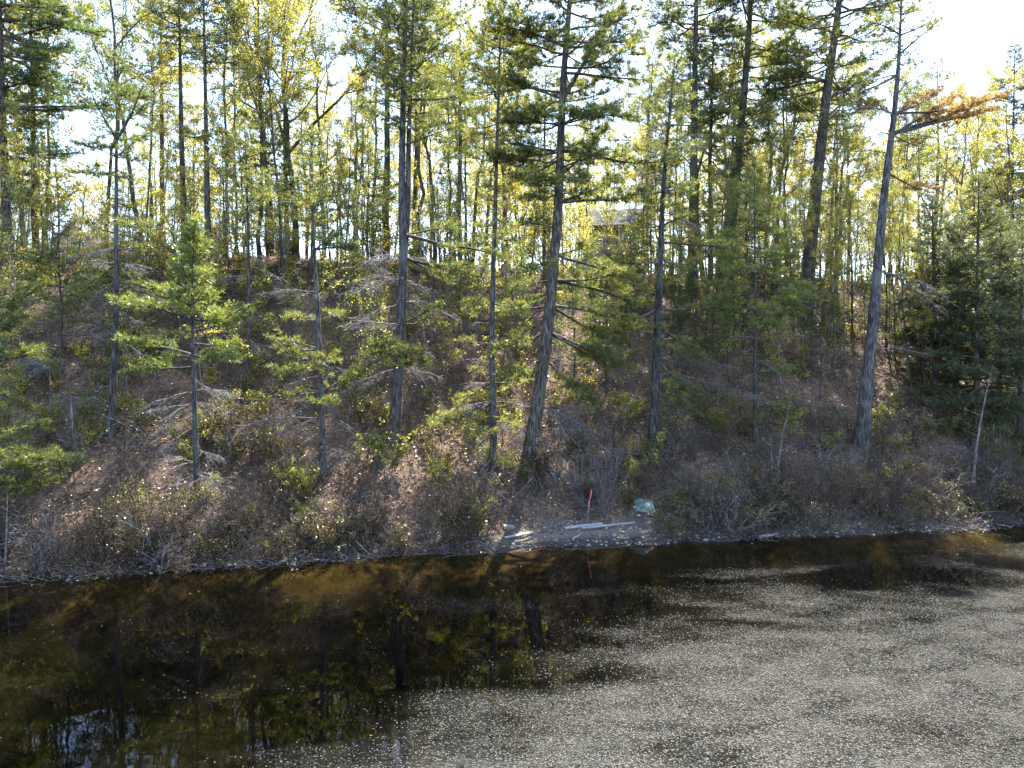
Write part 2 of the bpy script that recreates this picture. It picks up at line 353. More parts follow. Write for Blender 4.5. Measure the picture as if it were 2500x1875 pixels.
# ------------------------------------------------------------------ ground and water
def grid(xs, ys):
    X, Y = np.meshgrid(xs, ys); v = np.stack([X, Y, ter(X, Y)], -1).reshape(-1, 3)
    nx = len(xs); i = np.arange(len(ys) - 1)[:, None] * nx + np.arange(nx - 1)[None, :]
    return v, np.stack([i, i + 1, i + nx + 1, i + nx], -1).reshape(-1, 4)
xs = np.concatenate([np.linspace(-900, -130, 12), np.linspace(-110, -50, 31), np.linspace(-48, 52, 210), np.linspace(54, 120, 33), np.linspace(140, 900, 12)])
ys = np.concatenate([np.linspace(-300, -10, 12), np.linspace(-4, 14, 30), np.linspace(14.3, 58, 130), np.linspace(59, 110, 30), np.linspace(130, 1500, 14)])
tag(obj('ground', mesh_from('ground', [grid(xs, ys)], True), M['ground']), 'steep wooded bank covered in brown leaf litter above the pond', kind='structure')
def raft(fx, fy):                     # petal and pollen cover, 0 to 1; thinned near the bank to imitate shadow
    ppx = 1250 + F_PX * fx / np.maximum(fy, 4); ppy = 937.5 - F_PX * np.tan(np.arctan2(-CAM_H, np.maximum(fy, 4)) - PITCH)
    yb = np.interp(ppx, [-400, 0, 400, 620, 850, 1100, 1300, 1500, 1650, 1900, 2150, 2300, 2500, 3500], [2800, 2450, 2150, 1960, 1850, 1760, 1700, 1630, 1555, 1510, 1470, 1415, 1385, 1340])
    wx = fx + 2.2 * fbm(fx * .3, fy * .3, 71, 4); wy = fy + 2.0 * fbm(fx * .35 + 5, fy * .35, 72, 4)
    streak = fbm(wx * .25, wy * 1.0, 75, 5); fine_ = fbm(fx * 1.6, fy * 3.0, 77, 4)
    dist = (ppy - yb) / 130 + (streak - .5) * 2.7
    D = 1 / (1 + np.exp(-3.0 * (dist - .2))) * (.55 + .6 * np.clip((fine_ - .3) * 2.2, 0, 1))
    far = np.clip((streak - .60) * 8, 0, 1) * .22 * np.clip((ppx - 200) / 1300, .04, 1) * np.clip((ppy - 1350) / 120, .1, 1); D = np.maximum(np.maximum(D, far), .003)  # far streaks faded toward the bank, standing in for the shadow there
    D = D * np.clip(D / .14, .25, 1); hole = np.clip((fbm(wx * .5 + 3, wy * 1.3 + 8, 79, 5) - .56) * 7, 0, 1); return D * (1 - .5 * hole), ppx, ppy
gx_ = np.concatenate([[-900, -300, -100, -50], np.linspace(-27, 33, 230), [55, 100, 300, 900]]); gy_ = np.concatenate([[-300, -60, 0], np.linspace(8, 33, 110), [45, 80, 140]])
X_, Y_ = np.meshgrid(gx_, gy_); i_ = np.arange(len(gy_) - 1)[:, None] * len(gx_) + np.arange(len(gx_) - 1)[None]
wme = mesh_from('water', [(np.stack([X_, Y_, X_ * 0], -1).reshape(-1, 3), np.stack([i_, i_ + 1, i_ + len(gx_) + 1, i_ + len(gx_)], -1).reshape(-1, 4))])
at_ = wme.attributes.new('film', 'FLOAT', 'POINT'); at_.data.foreach_set('value', raft(X_, Y_)[0].ravel().astype(np.float32))
tag(obj('water', wme, M['water']), 'dark still pond reflecting the trees and sky', kind='structure')

# ------------------------------------------------------------------ tree builders (all geometry is relative to the base point)
def smooth_path(pts, n):
    P = np.asarray(pts, float); d = np.concatenate([[0], np.cumsum(np.linalg.norm(np.diff(P, axis=0), axis=1))])
    t = np.linspace(0, d[-1], n); Q = np.stack([np.interp(t, d, P[:, k]) for k in range(3)], 1)
    for _ in range(2): Q[1:-1] = Q[1:-1] * .5 + (Q[:-2] + Q[2:]) * .25
    return Q
def bough_path(a, tip, sag, rg, n=6):
    t = np.linspace(0, 1, n)[:, None]; L = np.linalg.norm(tip - a)
    P = a + (tip - a) * t; P[:, 2] += (-sag * L * 4 * t * (1 - t))[:, 0]
    P[1:-1] += rg.normal(0, .018 * L, (n - 2, 3)); return P
UP = np.array([0, 0, 1.])
def along(P, t):
    k = len(P) - 1; q = np.clip(t * k, 0, k - 1e-6); i = q.astype(int); f = (q - i)[:, None]; return P[i] * (1 - f) + P[i + 1] * f
def green_bough(limbs, tw, a, tip, r, rg, dens=1.0, sag=.05, start=.25, own=None):
    P = bough_path(a, tip, sag, rg); L = np.linalg.norm(tip - a)
    if own is None: limbs.add(P, np.linspace(r, max(.006, r * .22), 6), 5)
    else:
        tb = Tubes(); tb.add(smooth_path(P, 9), np.linspace(r, max(.006, r * .22), 9), 6); obj('bough', mesh_from('bough', tb.groups(), True), M['bark_dark'], own)
    fw = unit(P[-1] - P[0]); sd = unit(np.cross(fw, UP)); up2 = np.cross(sd, fw)
    ns = max(4, int(L * 6.0 * dens)); k = np.arange(ns)
    t = start + (1 - start) * (k + rg.random(ns)) / ns; sg = np.where(k % 2, 1., -1.)[:, None]
    p = along(P, t); l = min(1.35, L * .45) * (1.12 - t) ** .7 * rg.uniform(.6, 1.15, ns) + .16
    an = np.radians(rg.uniform(25, 68, ns))[:, None]
    d = unit(fw * np.cos(an) + sd * sg * np.sin(an) + up2 * rg.normal(.06, .16, (ns, 1)) + UP * rg.normal(.05, .1, (ns, 1)))
    e = p + d * l[:, None]; mid = (p + e) / 2 - UP * (l * .05)[:, None]
    limbs.add_many(np.stack([p, e], 1)[::2], np.array([[max(.006, r * .22), .003]]), 3)
    tw.add_many(p + d * (l * .25)[:, None], e)
    n2 = np.maximum(1, (l / .16 * min(1.1, dens)).astype(int)); i = np.repeat(np.arange(ns), n2); m = len(i)
    tt = rg.uniform(.2, 1, m)[:, None]; b = p[i] + d[i] * l[i][:, None] * tt
    s2 = unit(np.cross(d[i], UP)); dd = unit(d[i] * .7 + s2 * rg.choice([-1., 1.], (m, 1)) * .6 + UP * rg.normal(.12, .24, (m, 1)))
    tw.add_many(b, b + dd * rg.uniform(.14, .32, (m, 1)) * (1.2 - .4 * tt))
    tw.add(P[-2], P[-1])
def dead_bough(tub, a, tip, r, rg, dens=1.0, sag=-.06, droop=.35):
    P = bough_path(a, tip, sag, rg); L = np.linalg.norm(tip - a)
    tub.add(P, np.linspace(r, .006, 6), 5); fw = unit(P[-1] - P[0]); sd = unit(np.cross(fw, UP))
    ns = int(L * 8 * dens) + 3; t = rg.uniform(.18, 1, ns); p = along(P, t)
    l = min(1.2, L * .5) * (1.15 - t) * rg.uniform(.5, 1.2, ns) + .12
    d = unit(fw * .75 + sd * rg.normal(0, .6, (ns, 1)) + UP * rg.normal(-droop, .25, (ns, 1)))
    e = p + d * l[:, None]; mid = (p + e) / 2 + rg.normal(0, .03, (ns, 3)) + UP * (l * .06)[:, None]
    tub.add_many(np.stack([p, mid, e], 1), np.array([[.008, .006, .003]]), 3)
    n2 = (l * 7 * dens).astype(int); i = np.repeat(np.arange(ns), n2); m = len(i)
    if m:
        b = p[i] + (e[i] - p[i]) * rg.uniform(.25, .95, (m, 1)); dd = unit(d[i] * .5 + rg.normal(0, .55, (m, 3)) - UP * droop * .8)
        tub.add_many(np.stack([b, b + dd * rg.uniform(.1, .34, (m, 1))], 1), np.array([[.005, .0025]]), 3)

def pine(name, label, trunk_px, w_px, profile, seed, dens=1.0, boughs=(), deads=(), mat='needle', bark='bark_pine', group=None, extra_trunks=(),
         whorl=.55, per=3, el0=-6, auto_dead=0, dead_rng=None, browns=(), nb=5, per_m=12, base_d=None, up=.25, roots=0, dd_amp=1.0, cat='pine tree', flare=1.35):
    rg = np.random.default_rng(seed)
    base = hit(*trunk_px[0]) if base_d is None else None
    if base is None:
        b = W(*trunk_px[0], base_d); base = np.array([b[0], base_d, float(ter(b[0], base_d))])
    d = base[1]; sc = d / F_PX                                    # metres per picture pixel at this distance
    def P3(px, py, dd=0): return W(px, py, d + dd) - base
    r0 = w_px * sc / 2 * (.7 if w_px > 43 else .66)
    pts = [np.array([0, 0, -.3 - 1.6 * r0])] + ([np.zeros(3)] if True else []) + [P3(*q, dd=rg.normal(0, .05)) for q in trunk_px[1:]]
    path = smooth_path(pts, 26); h = np.linspace(0, 1, 26)
    rad = r0 * (1 - h) ** .85 + .012; rad[:4] *= np.array([flare, flare * .95, 1.12, 1.04])
    root = thing(name, base, label, cat, group)
    tt = Tubes(); tt.add(path, rad, 12)
    paths = [path]
    for ex in extra_trunks:
        ep = smooth_path([P3(*q, dd=rg.normal(0.1, .08)) for q in ex], 16); tt.add(ep, np.linspace(r0 * .62, .02, 16), 10); paths.append(ep)
    obj('trunk', mesh_from('trunk', tt.groups(), True), M[bark], root)
    limbs, tw, dead, tb = Tubes(), Twigs(), Tubes(), Twigs()
    def at_py(py, path=path):
        zz = P3(1250, py)[2]; k = np.argmin(np.abs(path[:, 2] - zz)); return path[k], rad[min(k, 25)] if path is paths[0] else r0 * .5
    ppy = np.array([p for p, w in profile]); pw = np.array([w for p, w in profile], float) * sc
    ztop, zbot = P3(1250, ppy[0])[2], P3(1250, ppy[-1])[2]
    for pi, pth in enumerate(paths):
        zt = pth[-1, 2]; z = zbot + rg.random() * whorl
        while z < min(ztop, zt) - .05:
            if z > pth[0, 2]:
                a = np.array([np.interp(z, pth[:, 2], pth[:, j]) for j in range(3)]); rr = float(np.interp(z, path[:, 2], rad))
                fr = (z - zbot) / max(.1, ztop - zbot); py = ppy[-1] + (ppy[0] - ppy[-1]) * fr
                wid = float(np.interp(py, ppy, pw))
                az0 = rg.uniform(0, 6.28); k = max(1, int(per + rg.normal(0, .8)))
                for q in range(k):
                    az = az0 + q * 6.28 / k + rg.normal(0, .35); L = wid * rg.uniform(.55, 1.2) + .12
                    el = math.radians(el0 + 40 * fr ** 1.3 * up / .25 + rg.normal(0, 9))
                    tip = a + L * np.array([math.cos(az) * math.cos(el), math.sin(az) * math.cos(el), math.sin(el)])
                    green_bough(limbs, tw, a, tip, min(.5 * rr + .006, .012 + .013 * L), rg, dens, sag=rg.uniform(.0, .09))
            z += whorl * .8 * rg.uniform(.6, 1.4)
    if len(profile) > 1: tw.add(path[-3], path[-1] + np.array([0, 0, .15]))
    for bdef in boughs:
        py, tx, ty = bdef[:3]; dd = bdef[3] if len(bdef) > 3 else rg.normal(0, .9) * dd_amp
        a, rr = at_py(py); tip = P3(tx, ty, dd); L = np.linalg.norm(tip - a)
        green_bough(limbs, tw, a, tip, .014 + .016 * L, rg, dens * 1.15, sag=rg.uniform(-.03, .07), start=.3, own=root)
    for py, tx, ty in browns:
        a, rr = at_py(py); tip = P3(tx, ty, rg.normal(0, .5)); L = np.linalg.norm(tip - a)
        green_bough(limbs, tb, a, tip, .014 + .015 * L, rg, .9, sag=.03, start=.35, own=root)
    for ddef in deads:
        py, tx, ty = ddef[:3]; a, rr = at_py(py); tip = P3(tx, ty, rg.normal(0, .6)); L = np.linalg.norm(tip - a)
        dead_bough(dead, a, tip, .007 + .007 * L, rg, ddef[3] if len(ddef) > 3 else 1.0)
    if auto_dead and dead_rng:
        for k in range(auto_dead):
            py = rg.uniform(*dead_rng); a, rr = at_py(py); az = rg.uniform(0, 6.28); L = rg.uniform(.5, 2.0)
            tip = a + L * np.array([math.cos(az), math.sin(az), rg.normal(-.12, .2)])
            dead_bough(dead, a, tip, .006 + .006 * L, rg, .75, sag=rg.normal(-.03, .03))
    if not limbs.empty(): tag(obj('limbs', mesh_from('limbs', limbs.groups(), True), M['bark_dark'], root), kind='stuff')
    if tw.a: tag(obj('crown', mesh_from('crown', [tw.needles(per_m, nb, .20, .026, rg)]), M[mat], root), kind='stuff')
    if tb.a: tag(obj('dead_needles', mesh_from('dead_needles', [tb.needles(18, 6, .16, .024, rg, .3)]), M['needle_brown'], root), 'rust-brown dead needles on the long bough to the right', kind='stuff')
    if not dead.empty(): obj('dead_branches', mesh_from('dead_branches', dead.groups(), True), M['dead'], root)['kind'] = 'stuff'
    if roots:
        rt = Tubes()
        for k in range(roots):
            az = math.pi * (1.0 + k / (roots - 1)) + rg.normal(0, .15); L = rg.uniform(.7, 1.7)
            a = np.array([.12 * math.cos(az), .12 * math.sin(az), rg.uniform(.05, .5)]); e = np.array([math.cos(az) * L, math.sin(az) * L * .9, 0.])
            e[2] = float(ter(base[0] + e[0], base[1] + e[1])) - base[2] - .06
            m1 = a * .55 + e * .45; m1[2] = max(m1[2], float(ter(base[0] + m1[0], base[1] + m1[1])) - base[2] + .12) + rg.normal(.08, .08)
            m2 = a * .2 + e * .8; m2[2] = float(ter(base[0] + m2[0], base[1] + m2[1])) - base[2] + .05
            rt.add(smooth_path([a, m1, m2, e], 8), np.linspace(rg.uniform(.05, .11), .02, 8), 6)
        obj('roots', mesh_from('roots', rt.groups(), True), M['bark_pine'], root)
    return root
#@@HEROES@@
# ------------------------------------------------------------------ pines one can tell apart
pine('pine_tree', 'small pine on the lower bank with bright green pointed top and bare grey lower trunk',
     [(482, 1245), (478, 1100), (474, 950), (470, 800), (468, 700), (474, 600), (477, 545)], 24,
     [(545, 6), (600, 26), (680, 42), (770, 50)], 11, 1.15, mat='needle_bright', whorl=.34, per=4, up=.35, el0=22,
     boughs=[(790, 300, 735), (800, 590, 752), (850, 574, 840), (855, 312, 832), (870, 405, 868), (905, 320, 900), (760, 380, 700), (780, 560, 790), (880, 560, 870)],
     deads=[(985, 390, 1030), (1010, 370, 1065), (1050, 375, 1115), (1090, 550, 1125), (1130, 350, 1185), (1170, 400, 1200), (1190, 560, 1190), (1150, 545, 1170), (1215, 430, 1225), (1225, 540, 1225), (1205, 470, 1215), (960, 560, 960), (1230, 450, 1240)],
     auto_dead=8, dead_rng=(920, 1230))
pine('pine_tree', 'grey lichen-trunked pine at left rising above small bright pine, thin feathery top',
     [(270, 1070), (276, 960), (283, 800), (284, 650), (284, 500), (284, 350), (285, 240), (287, 150)], 27,
     [(150, 8), (200, 55), (260, 75), (330, 85), (400, 55), (430, 20)], 12, .85, whorl=.5, per=3, up=.35,
     boughs=[(560, 345, 585), (640, 185, 632), (560, 200, 545), (330, 215, 205), (330, 350, 210), (520, 330, 555), (380, 350, 330), (600, 355, 600), (430, 215, 420), (660, 205, 700), (660, 340, 690)],
     deads=[(780, 225, 840), (720, 365, 745), (800, 250, 840), (700, 210, 760), (660, 350, 660), (850, 350, 870), (760, 360, 800)], auto_dead=22, dead_rng=(500, 1000))
pine('pine_tree', 'slim grey pine with drooping fans of dead twigs at its foot, left of forked pine',
     [(790, 1165), (787, 1050), (783, 920), (778, 800), (773, 700), (768, 640), (764, 520), (762, 420), (760, 330)], 25,
     [(330, 8), (400, 50), (470, 60), (560, 25)], 13, .95, whorl=.45, per=3, up=.35,
     boughs=[(620, 850, 600), (600, 815, 560), (740, 715, 775), (760, 820, 765), (850, 670, 830), (880, 715, 860), (900, 700, 905), (960, 880, 915), (965, 840, 940), (970, 700, 965), (940, 900, 895), (850, 690, 850), (985, 780, 985, -1.8), (870, 800, 870, -1.5)],
     deads=[(1010, 595, 1040, 1.6), (1020, 640, 1085, 1.3), (1060, 685, 1130, 1.3), (1015, 860, 1045), (1080, 845, 1115, 1.4), (1120, 750, 1150, 1.4), (1110, 840, 1155, 1.4), (930, 690, 950), (1000, 830, 1010), (700, 640, 720), (1125, 800, 1150, 1.3)],
     auto_dead=18, dead_rng=(640, 1130))
pine('pine_tree', 'tall straight grey pine forking into two stems above the ridge line',
     [(960, 1078), (968, 980), (976, 860), (983, 720), (986, 600), (980, 500), (982, 350), (985, 200), (990, 60), (995, -60), (998, -260)], 42,
     [(-260, 15), (-200, 70), (-50, 110), (50, 105), (150, 105), (260, 85), (330, 25)], 14, .75, whorl=.55, per=3, up=.5,  # crown carried on above the view, added to shade the water
     extra_trunks=[[(986, 640), (997, 500), (997, 350), (1002, 220), (1008, 60), (1012, -110)]],
     boughs=[(270, 1150, 225), (290, 880, 270), (330, 1110, 312), (600, 1225, 625), (610, 1190, 650), (590, 1120, 560), (770, 1080, 735), (790, 1070, 790), (860, 1025, 880, -2.2), (850, 905, 865, -2.0), (870, 960, 895, -2.6), (840, 930, 835, -2.3), (840, 1000, 850, -2.4), (640, 1100, 690)],
     deads=[(680, 850, 690), (760, 855, 800), (790, 830, 795), (850, 880, 885), (885, 1080, 925), (640, 860, 655), (900, 830, 960, 1.4), (870, 1060, 870), (760, 1120, 780), (700, 830, 720)], auto_dead=16, dead_rng=(520, 920))
pine('pine_tree', 'largest dark pine in the middle with broad layered boughs and exposed roots',
     [(1287, 1135), (1305, 1040), (1325, 900), (1345, 740), (1352, 640), (1360, 560), (1367, 420), (1370, 300), (1375, 180), (1385, 80), (1392, 0), (1400, -120), (1406, -260), (1408, -400)], 48,
     [(-400, 20), (-250, 100), (-120, 130), (0, 150), (120, 175), (250, 165), (360, 150), (440, 110), (500, 40)], 15, 1.0, mat='needle', bark='bark_dark', whorl=.5, per=3, roots=11,  # unseen top lengthened so its shadow falls on the pond
     boughs=[(400, 1195, 388), (400, 1240, 350), (260, 1200, 175), (100, 1200, 50), (230, 1530, -20), (120, 1565, 90), (180, 1575, 195), (330, 1510, 260), (385, 1645, 392), (440, 1480, 310), (500, 1570, 472), (490, 1510, 440), (620, 1450, 590),
             (660, 1520, 665), (430, 1310, 445), (430, 1430, 430), (300, 1230, 290), (640, 1300, 660), (650, 1420, 690), (660, 1260, 700), (720, 1550, 790), (740, 1520, 830), (790, 1480, 900), (830, 1210, 860), (860, 1230, 930), (760, 1230, 760), (900, 1400, 950), (560, 1280, 540), (680, 1580, 740), (840, 1450, 980), (800, 1540, 900), (640, 1560, 690)],
     deads=[(1000, 1460, 1060, 1.5), (1060, 1240, 1080, 1.6), (1080, 1220, 1130, 1.4), (1040, 1400, 1050, 1.3), (980, 1440, 1000), (1020, 1490, 1110, 1.2)], auto_dead=10, dead_rng=(700, 1080), flare=1.35)
pine('pine_tree', 'leaning pine with pale swollen foot on the bank above the green tarp',
     [(1592, 1125), (1597, 1000), (1604, 850), (1610, 700), (1613, 600), (1618, 480), (1628, 350), (1640, 230), (1648, 140)], 38,
     [(140, 6), (200, 45), (300, 72), (400, 70), (520, 40)], 16, .7, whorl=.5, per=3, up=.4, roots=6,
     boughs=[(470, 1710, 438), (470, 1690, 465), (540, 1690, 520), (610, 1780, 600), (650, 1700, 660), (740, 1730, 745), (860, 1690, 870), (880, 1715, 975), (900, 1690, 1000), (840, 1520, 865), (700, 1490, 722), (760, 1470, 835), (780, 1560, 800, -1.8), (830, 1640, 850, -1.8), (910, 1650, 940, -1.2), (680, 1650, 690, -1.6), (620, 1560, 640), (560, 1540, 560), (830, 1700, 830), (800, 1720, 880)],
     deads=[(950, 1665, 1090, 1.2), (900, 1810, 960, 1.2), (860, 1800, 900), (330, 1560, 300), (380, 1720, 360), (420, 1550, 430), (930, 1680, 1060)], auto_dead=24, dead_rng=(200, 900), flare=1.7)
pine('pine_tree', 'leaning half-dead pine at right with bare crown and rust-brown needled bough',
     [(2105, 1095), (2113, 960), (2128, 830), (2140, 690), (2150, 560), (2162, 440), (2178, 320), (2190, 220), (2196, 120), (2200, 20), (2203, -60)], 46,
     [(-60, 30), (50, 55), (140, 50), (200, 20)], 17, .55, whorl=.5, per=3, up=.5,
     boughs=[(60, 2275, 8), (100, 2110, 50), (170, 2110, 195), (130, 2290, 50), (200, 2060, 250), (100, 2270, 60)], browns=[(312, 2455, 232), (300, 2380, 250), (306, 2330, 232), (314, 2420, 262), (290, 2230, 240), (290, 2290, 225), (350, 2240, 355), (280, 2120, 250), (440, 2270, 470)],
     deads=[(180, 2275, 75, .6), (240, 2300, 160, .8), (300, 1990, 280, .8), (390, 2040, 378, .5), (440, 2095, 400, .4), (330, 2310, 345, .7), (640, 2330, 745, 1.0), (680, 2320, 780, .8), (300, 2090, 240, .7), (330, 2070, 310, .8), (540, 2260, 530, .6), (850, 2010, 870, .7), (860, 2270, 870, .6), (250, 2290, 200, .7)], auto_dead=14, dead_rng=(150, 800), flare=1.4)
pine('pine_tree', 'thick-trunked tall pine behind the half-dead leaning pine, spreading dark boughs up high',
     [(1962, 775), (1975, 640), (1990, 480), (2005, 350), (2015, 250), (2030, 140), (2048, 20), (2060, -100), (2068, -260), (2072, -380)], 50,
     [(-380, 25), (-250, 120), (-100, 160), (0, 185), (100, 180), (200, 150), (300, 90), (340, 30)], 18, .85, bark='bark_dark', whorl=.6, per=3,  # upper crown out of view, extended for its shadow on the water
     boughs=[(215, 1830, 218), (180, 1890, 140), (265, 2115, 178), (265, 2175, 150), (300, 1935, 235), (270, 2120, 262), (250, 2150, 250), (200, 1860, 190), (120, 2150, 40), (310, 2120, 200)], auto_dead=14, dead_rng=(280, 640))
pine('pine_tree', 'dark-trunked tall pine fourth from the right along the ridge with open crown',
     [(1772, 700), (1785, 560), (1800, 400), (1815, 250), (1830, 60), (1836, -60), (1840, -200), (1842, -340)], 40,
     [(-340, 25), (-200, 110), (-60, 150), (60, 160), (150, 130), (250, 140), (330, 100), (420, 60)], 19, .85, bark='bark_dark', whorl=.6, per=3,  # unseen top added above the view to cast shade on the pond
     boughs=[(250, 1700, 270), (300, 1900, 230), (60, 1960, 60), (130, 1930, 90), (430, 1720, 420), (470, 1890, 470), (520, 1740, 530), (560, 1880, 560)], auto_dead=14, dead_rng=(250, 640))
pine('pine_tree', 'tall pine behind the leaning pine above the tarp, sparse long horizontal boughs',
     [(1690, 705), (1692, 500), (1695, 330), (1697, 150), (1700, 0), (1702, -80), (1703, -200), (1704, -330)], 36,
     [(-330, 20), (-200, 100), (-80, 130), (0, 160), (60, 160), (130, 90), (300, 70), (380, 40)], 20, .85, bark='bark_pine', whorl=.7, per=3,  # crown extended out of view to throw shade over the water
     boughs=[(60, 1590, 50), (70, 1810, 80), (30, 1600, 10), (110, 1780, 110), (200, 1760, 190), (250, 1640, 260), (330, 1760, 340)], auto_dead=18, dead_rng=(150, 600))
pine('pine_tree', 'pine at the left picture edge with broad yellow-green boughs reaching into view',
     [(28, 690), (18, 560), (10, 400), (5, 250), (0, 60), (-5, -100), (-8, -220), (-9, -340)], 34,
     [(-340, 20), (-200, 110), (-100, 140), (50, 150), (200, 140), (300, 90), (450, 50)], 21, .75, mat='needle_bright', bark='bark_dark', whorl=.6, per=3,
     boughs=[(30, 265, 75), (0, 160, 15), (120, 130, 205), (280, 235, 258), (275, 275, 272), (380, 190, 372), (150, 120, 140), (170, 90, 190), (60, 110, 60), (200, 140, 180), (300, 120, 300), (450, 70, 470), (470, 80, 500), (90, 200, 40), (110, 170, 110)], auto_dead=10, dead_rng=(300, 640))
pine('pine_tree', 'straight twin pine on the ridge, right one of the pair left of centre',
     [(509, 700), (506, 500), (503, 300), (500, 150), (498, 60), (496, -40), (495, -120)], 26,
     [(-120, 30), (-40, 70), (30, 95), (80, 80), (120, 40), (180, 25)], 22, .85, whorl=.5, per=3,
     boughs=[(160, 590, 145), (110, 580, 100), (60, 600, 40), (90, 420, 90), (345, 600, 360), (400, 570, 440), (230, 560, 210)], auto_dead=10, dead_rng=(120, 600))
pine('pine_tree', 'straight twin pine on the ridge, left one of the pair left of centre',
     [(454, 690), (447, 480), (442, 300), (440, 150), (438, 70), (436, -30), (435, -100)], 26,
     [(-100, 30), (-30, 60), (40, 70), (90, 55), (150, 20)], 23, .85, bark='bark_dark', whorl=.5, per=3, boughs=[(60, 360, 20), (80, 390, 60), (170, 380, 150), (330, 500, 330)], auto_dead=12, dead_rng=(120, 600))
pine('pine_tree', 'slender dull green pine just left of the largest pine, pale bare roots',
     [(1206, 1145), (1204, 1000), (1200, 850), (1203, 700), (1208, 560), (1212, 400), (1218, 200), (1222, 60), (1225, -40)], 25,
     [(-40, 30), (60, 80), (150, 95), (300, 80), (450, 50), (600, 50), (640, 20)], 24, .8, mat='needle', whorl=.55, per=3, roots=5,
     boughs=[(960, 1080, 1010), (950, 1120, 985), (985, 1060, 1040), (990, 1140, 1050), (700, 1150, 760), (850, 1265, 820), (1000, 1250, 1045), (820, 1130, 830), (760, 1270, 740), (930, 1270, 930), (900, 1150, 900), (1020, 1170, 1060, -1.3)],
     deads=[(1050, 1170, 1110, 1.3), (1060, 1240, 1120, 1.2), (980, 1100, 1010)], auto_dead=14, dead_rng=(640, 1060))
pine('pine_tree', 'thin pine on the slope behind the small bright pine, bare below a tufted top',
     [(606, 930), (608, 800), (607, 650), (604, 500), (600, 400), (600, 315)], 18, [(315, 6), (380, 60), (440, 70), (520, 45), (560, 15)], 25, .9, whorl=.45, per=3, auto_dead=16, dead_rng=(540, 900), bark='bark_dark')
pine('pine_tree', 'young pine at right of centre with bright green level boughs over thin trunk',
     [(1845, 1085), (1843, 900), (1845, 760), (1843, 640), (1842, 500), (1842, 400)], 15, [(400, 6), (500, 55), (620, 90), (740, 110), (800, 60)], 26, 1.0, mat='needle_bright', whorl=.45, per=3,
     boughs=[(780, 1940, 770), (690, 1965, 705), (760, 1750, 750), (900, 1930, 900)], auto_dead=14, dead_rng=(800, 1050))
pine('conifer_tree', 'dense dark evergreen with pointed top at right edge thicket', [(2385, 1060), (2385, 800), (2387, 600), (2390, 435)], 22,
     [(435, 6), (560, 62), (700, 100), (850, 125), (980, 120), (1040, 80)], 27, .95, mat='needle_dark', bark='bark_dark', whorl=.42, per=4, cat='conifer tree', auto_dead=12, dead_rng=(950, 1050))
pine('conifer_tree', 'dense dark evergreen left of the pointed one in the right thicket', [(2285, 960), (2280, 700), (2276, 480)], 24,
     [(480, 6), (600, 60), (760, 90), (900, 80)], 28, 1.0, mat='needle_dark', bark='bark_dark', whorl=.4, per=4, cat='conifer tree')
pine('conifer_tree', 'dark evergreen cut by the right picture edge above the shore thicket', [(2490, 1090), (2492, 850), (2496, 560)], 22,
     [(560, 6), (700, 70), (850, 110), (1000, 110), (1060, 60)], 29, .85, mat='needle_dark', bark='bark_dark', whorl=.5, per=3, cat='conifer tree')
pine('conifer_tree', 'narrow spire-topped spruce standing against white sky at far right', [(2470, 690), (2472, 400), (2478, 115)], 18,
     [(115, 5), (220, 45), (350, 75), (500, 85), (600, 60)], 30, 1.0, mat='needle_dark', bark='bark_dark', whorl=.5, per=4, base_d=62, cat='spruce')
pine('pine_tree', 'low dark green pine boughs poking in from the left edge above the shore', [(-70, 1260), (-66, 1000), (-62, 760), (-60, 620)], 26,
     [(620, 10), (720, 60), (850, 90), (1000, 80)], 31, 1.0, mat='needle', whorl=.5, per=3,
     boughs=[(1050, 115, 1040), (1120, 190, 1130), (1180, 130, 1170), (880, 85, 860), (800, 60, 770), (950, 60, 990), (1090, 90, 1100), (1150, 60, 1190), (1060, 60, 1070), (1130, 120, 1140, -1.5), (840, 110, 690)], auto_dead=6, dead_rng=(1000, 1200))

for k_, (px_, by, ty, lb) in enumerate([(2440, 1000, 520, 'feathery dark evergreen between the pointed one and right edge'), (2335, 960, 560, 'shorter dark evergreen filling the gap left of the pointed one'), (2540, 960, 430, 'dark evergreen just beyond the right picture edge'), (2250, 900, 600, 'low dark evergreen at the left end of the right thicket')]):
    pine('conifer_tree', lb, [(px_, by), (px_ + 2, (by + ty) / 2), (px_ + 3, ty)], 20, [(ty, 6), (ty + 100, 50), (ty + 230, 85), (by - 80, 95), (by - 30, 50)], 90 + k_, .6, mat='needle_dark', bark='bark_dark', whorl=.5, per=4, cat='conifer tree')
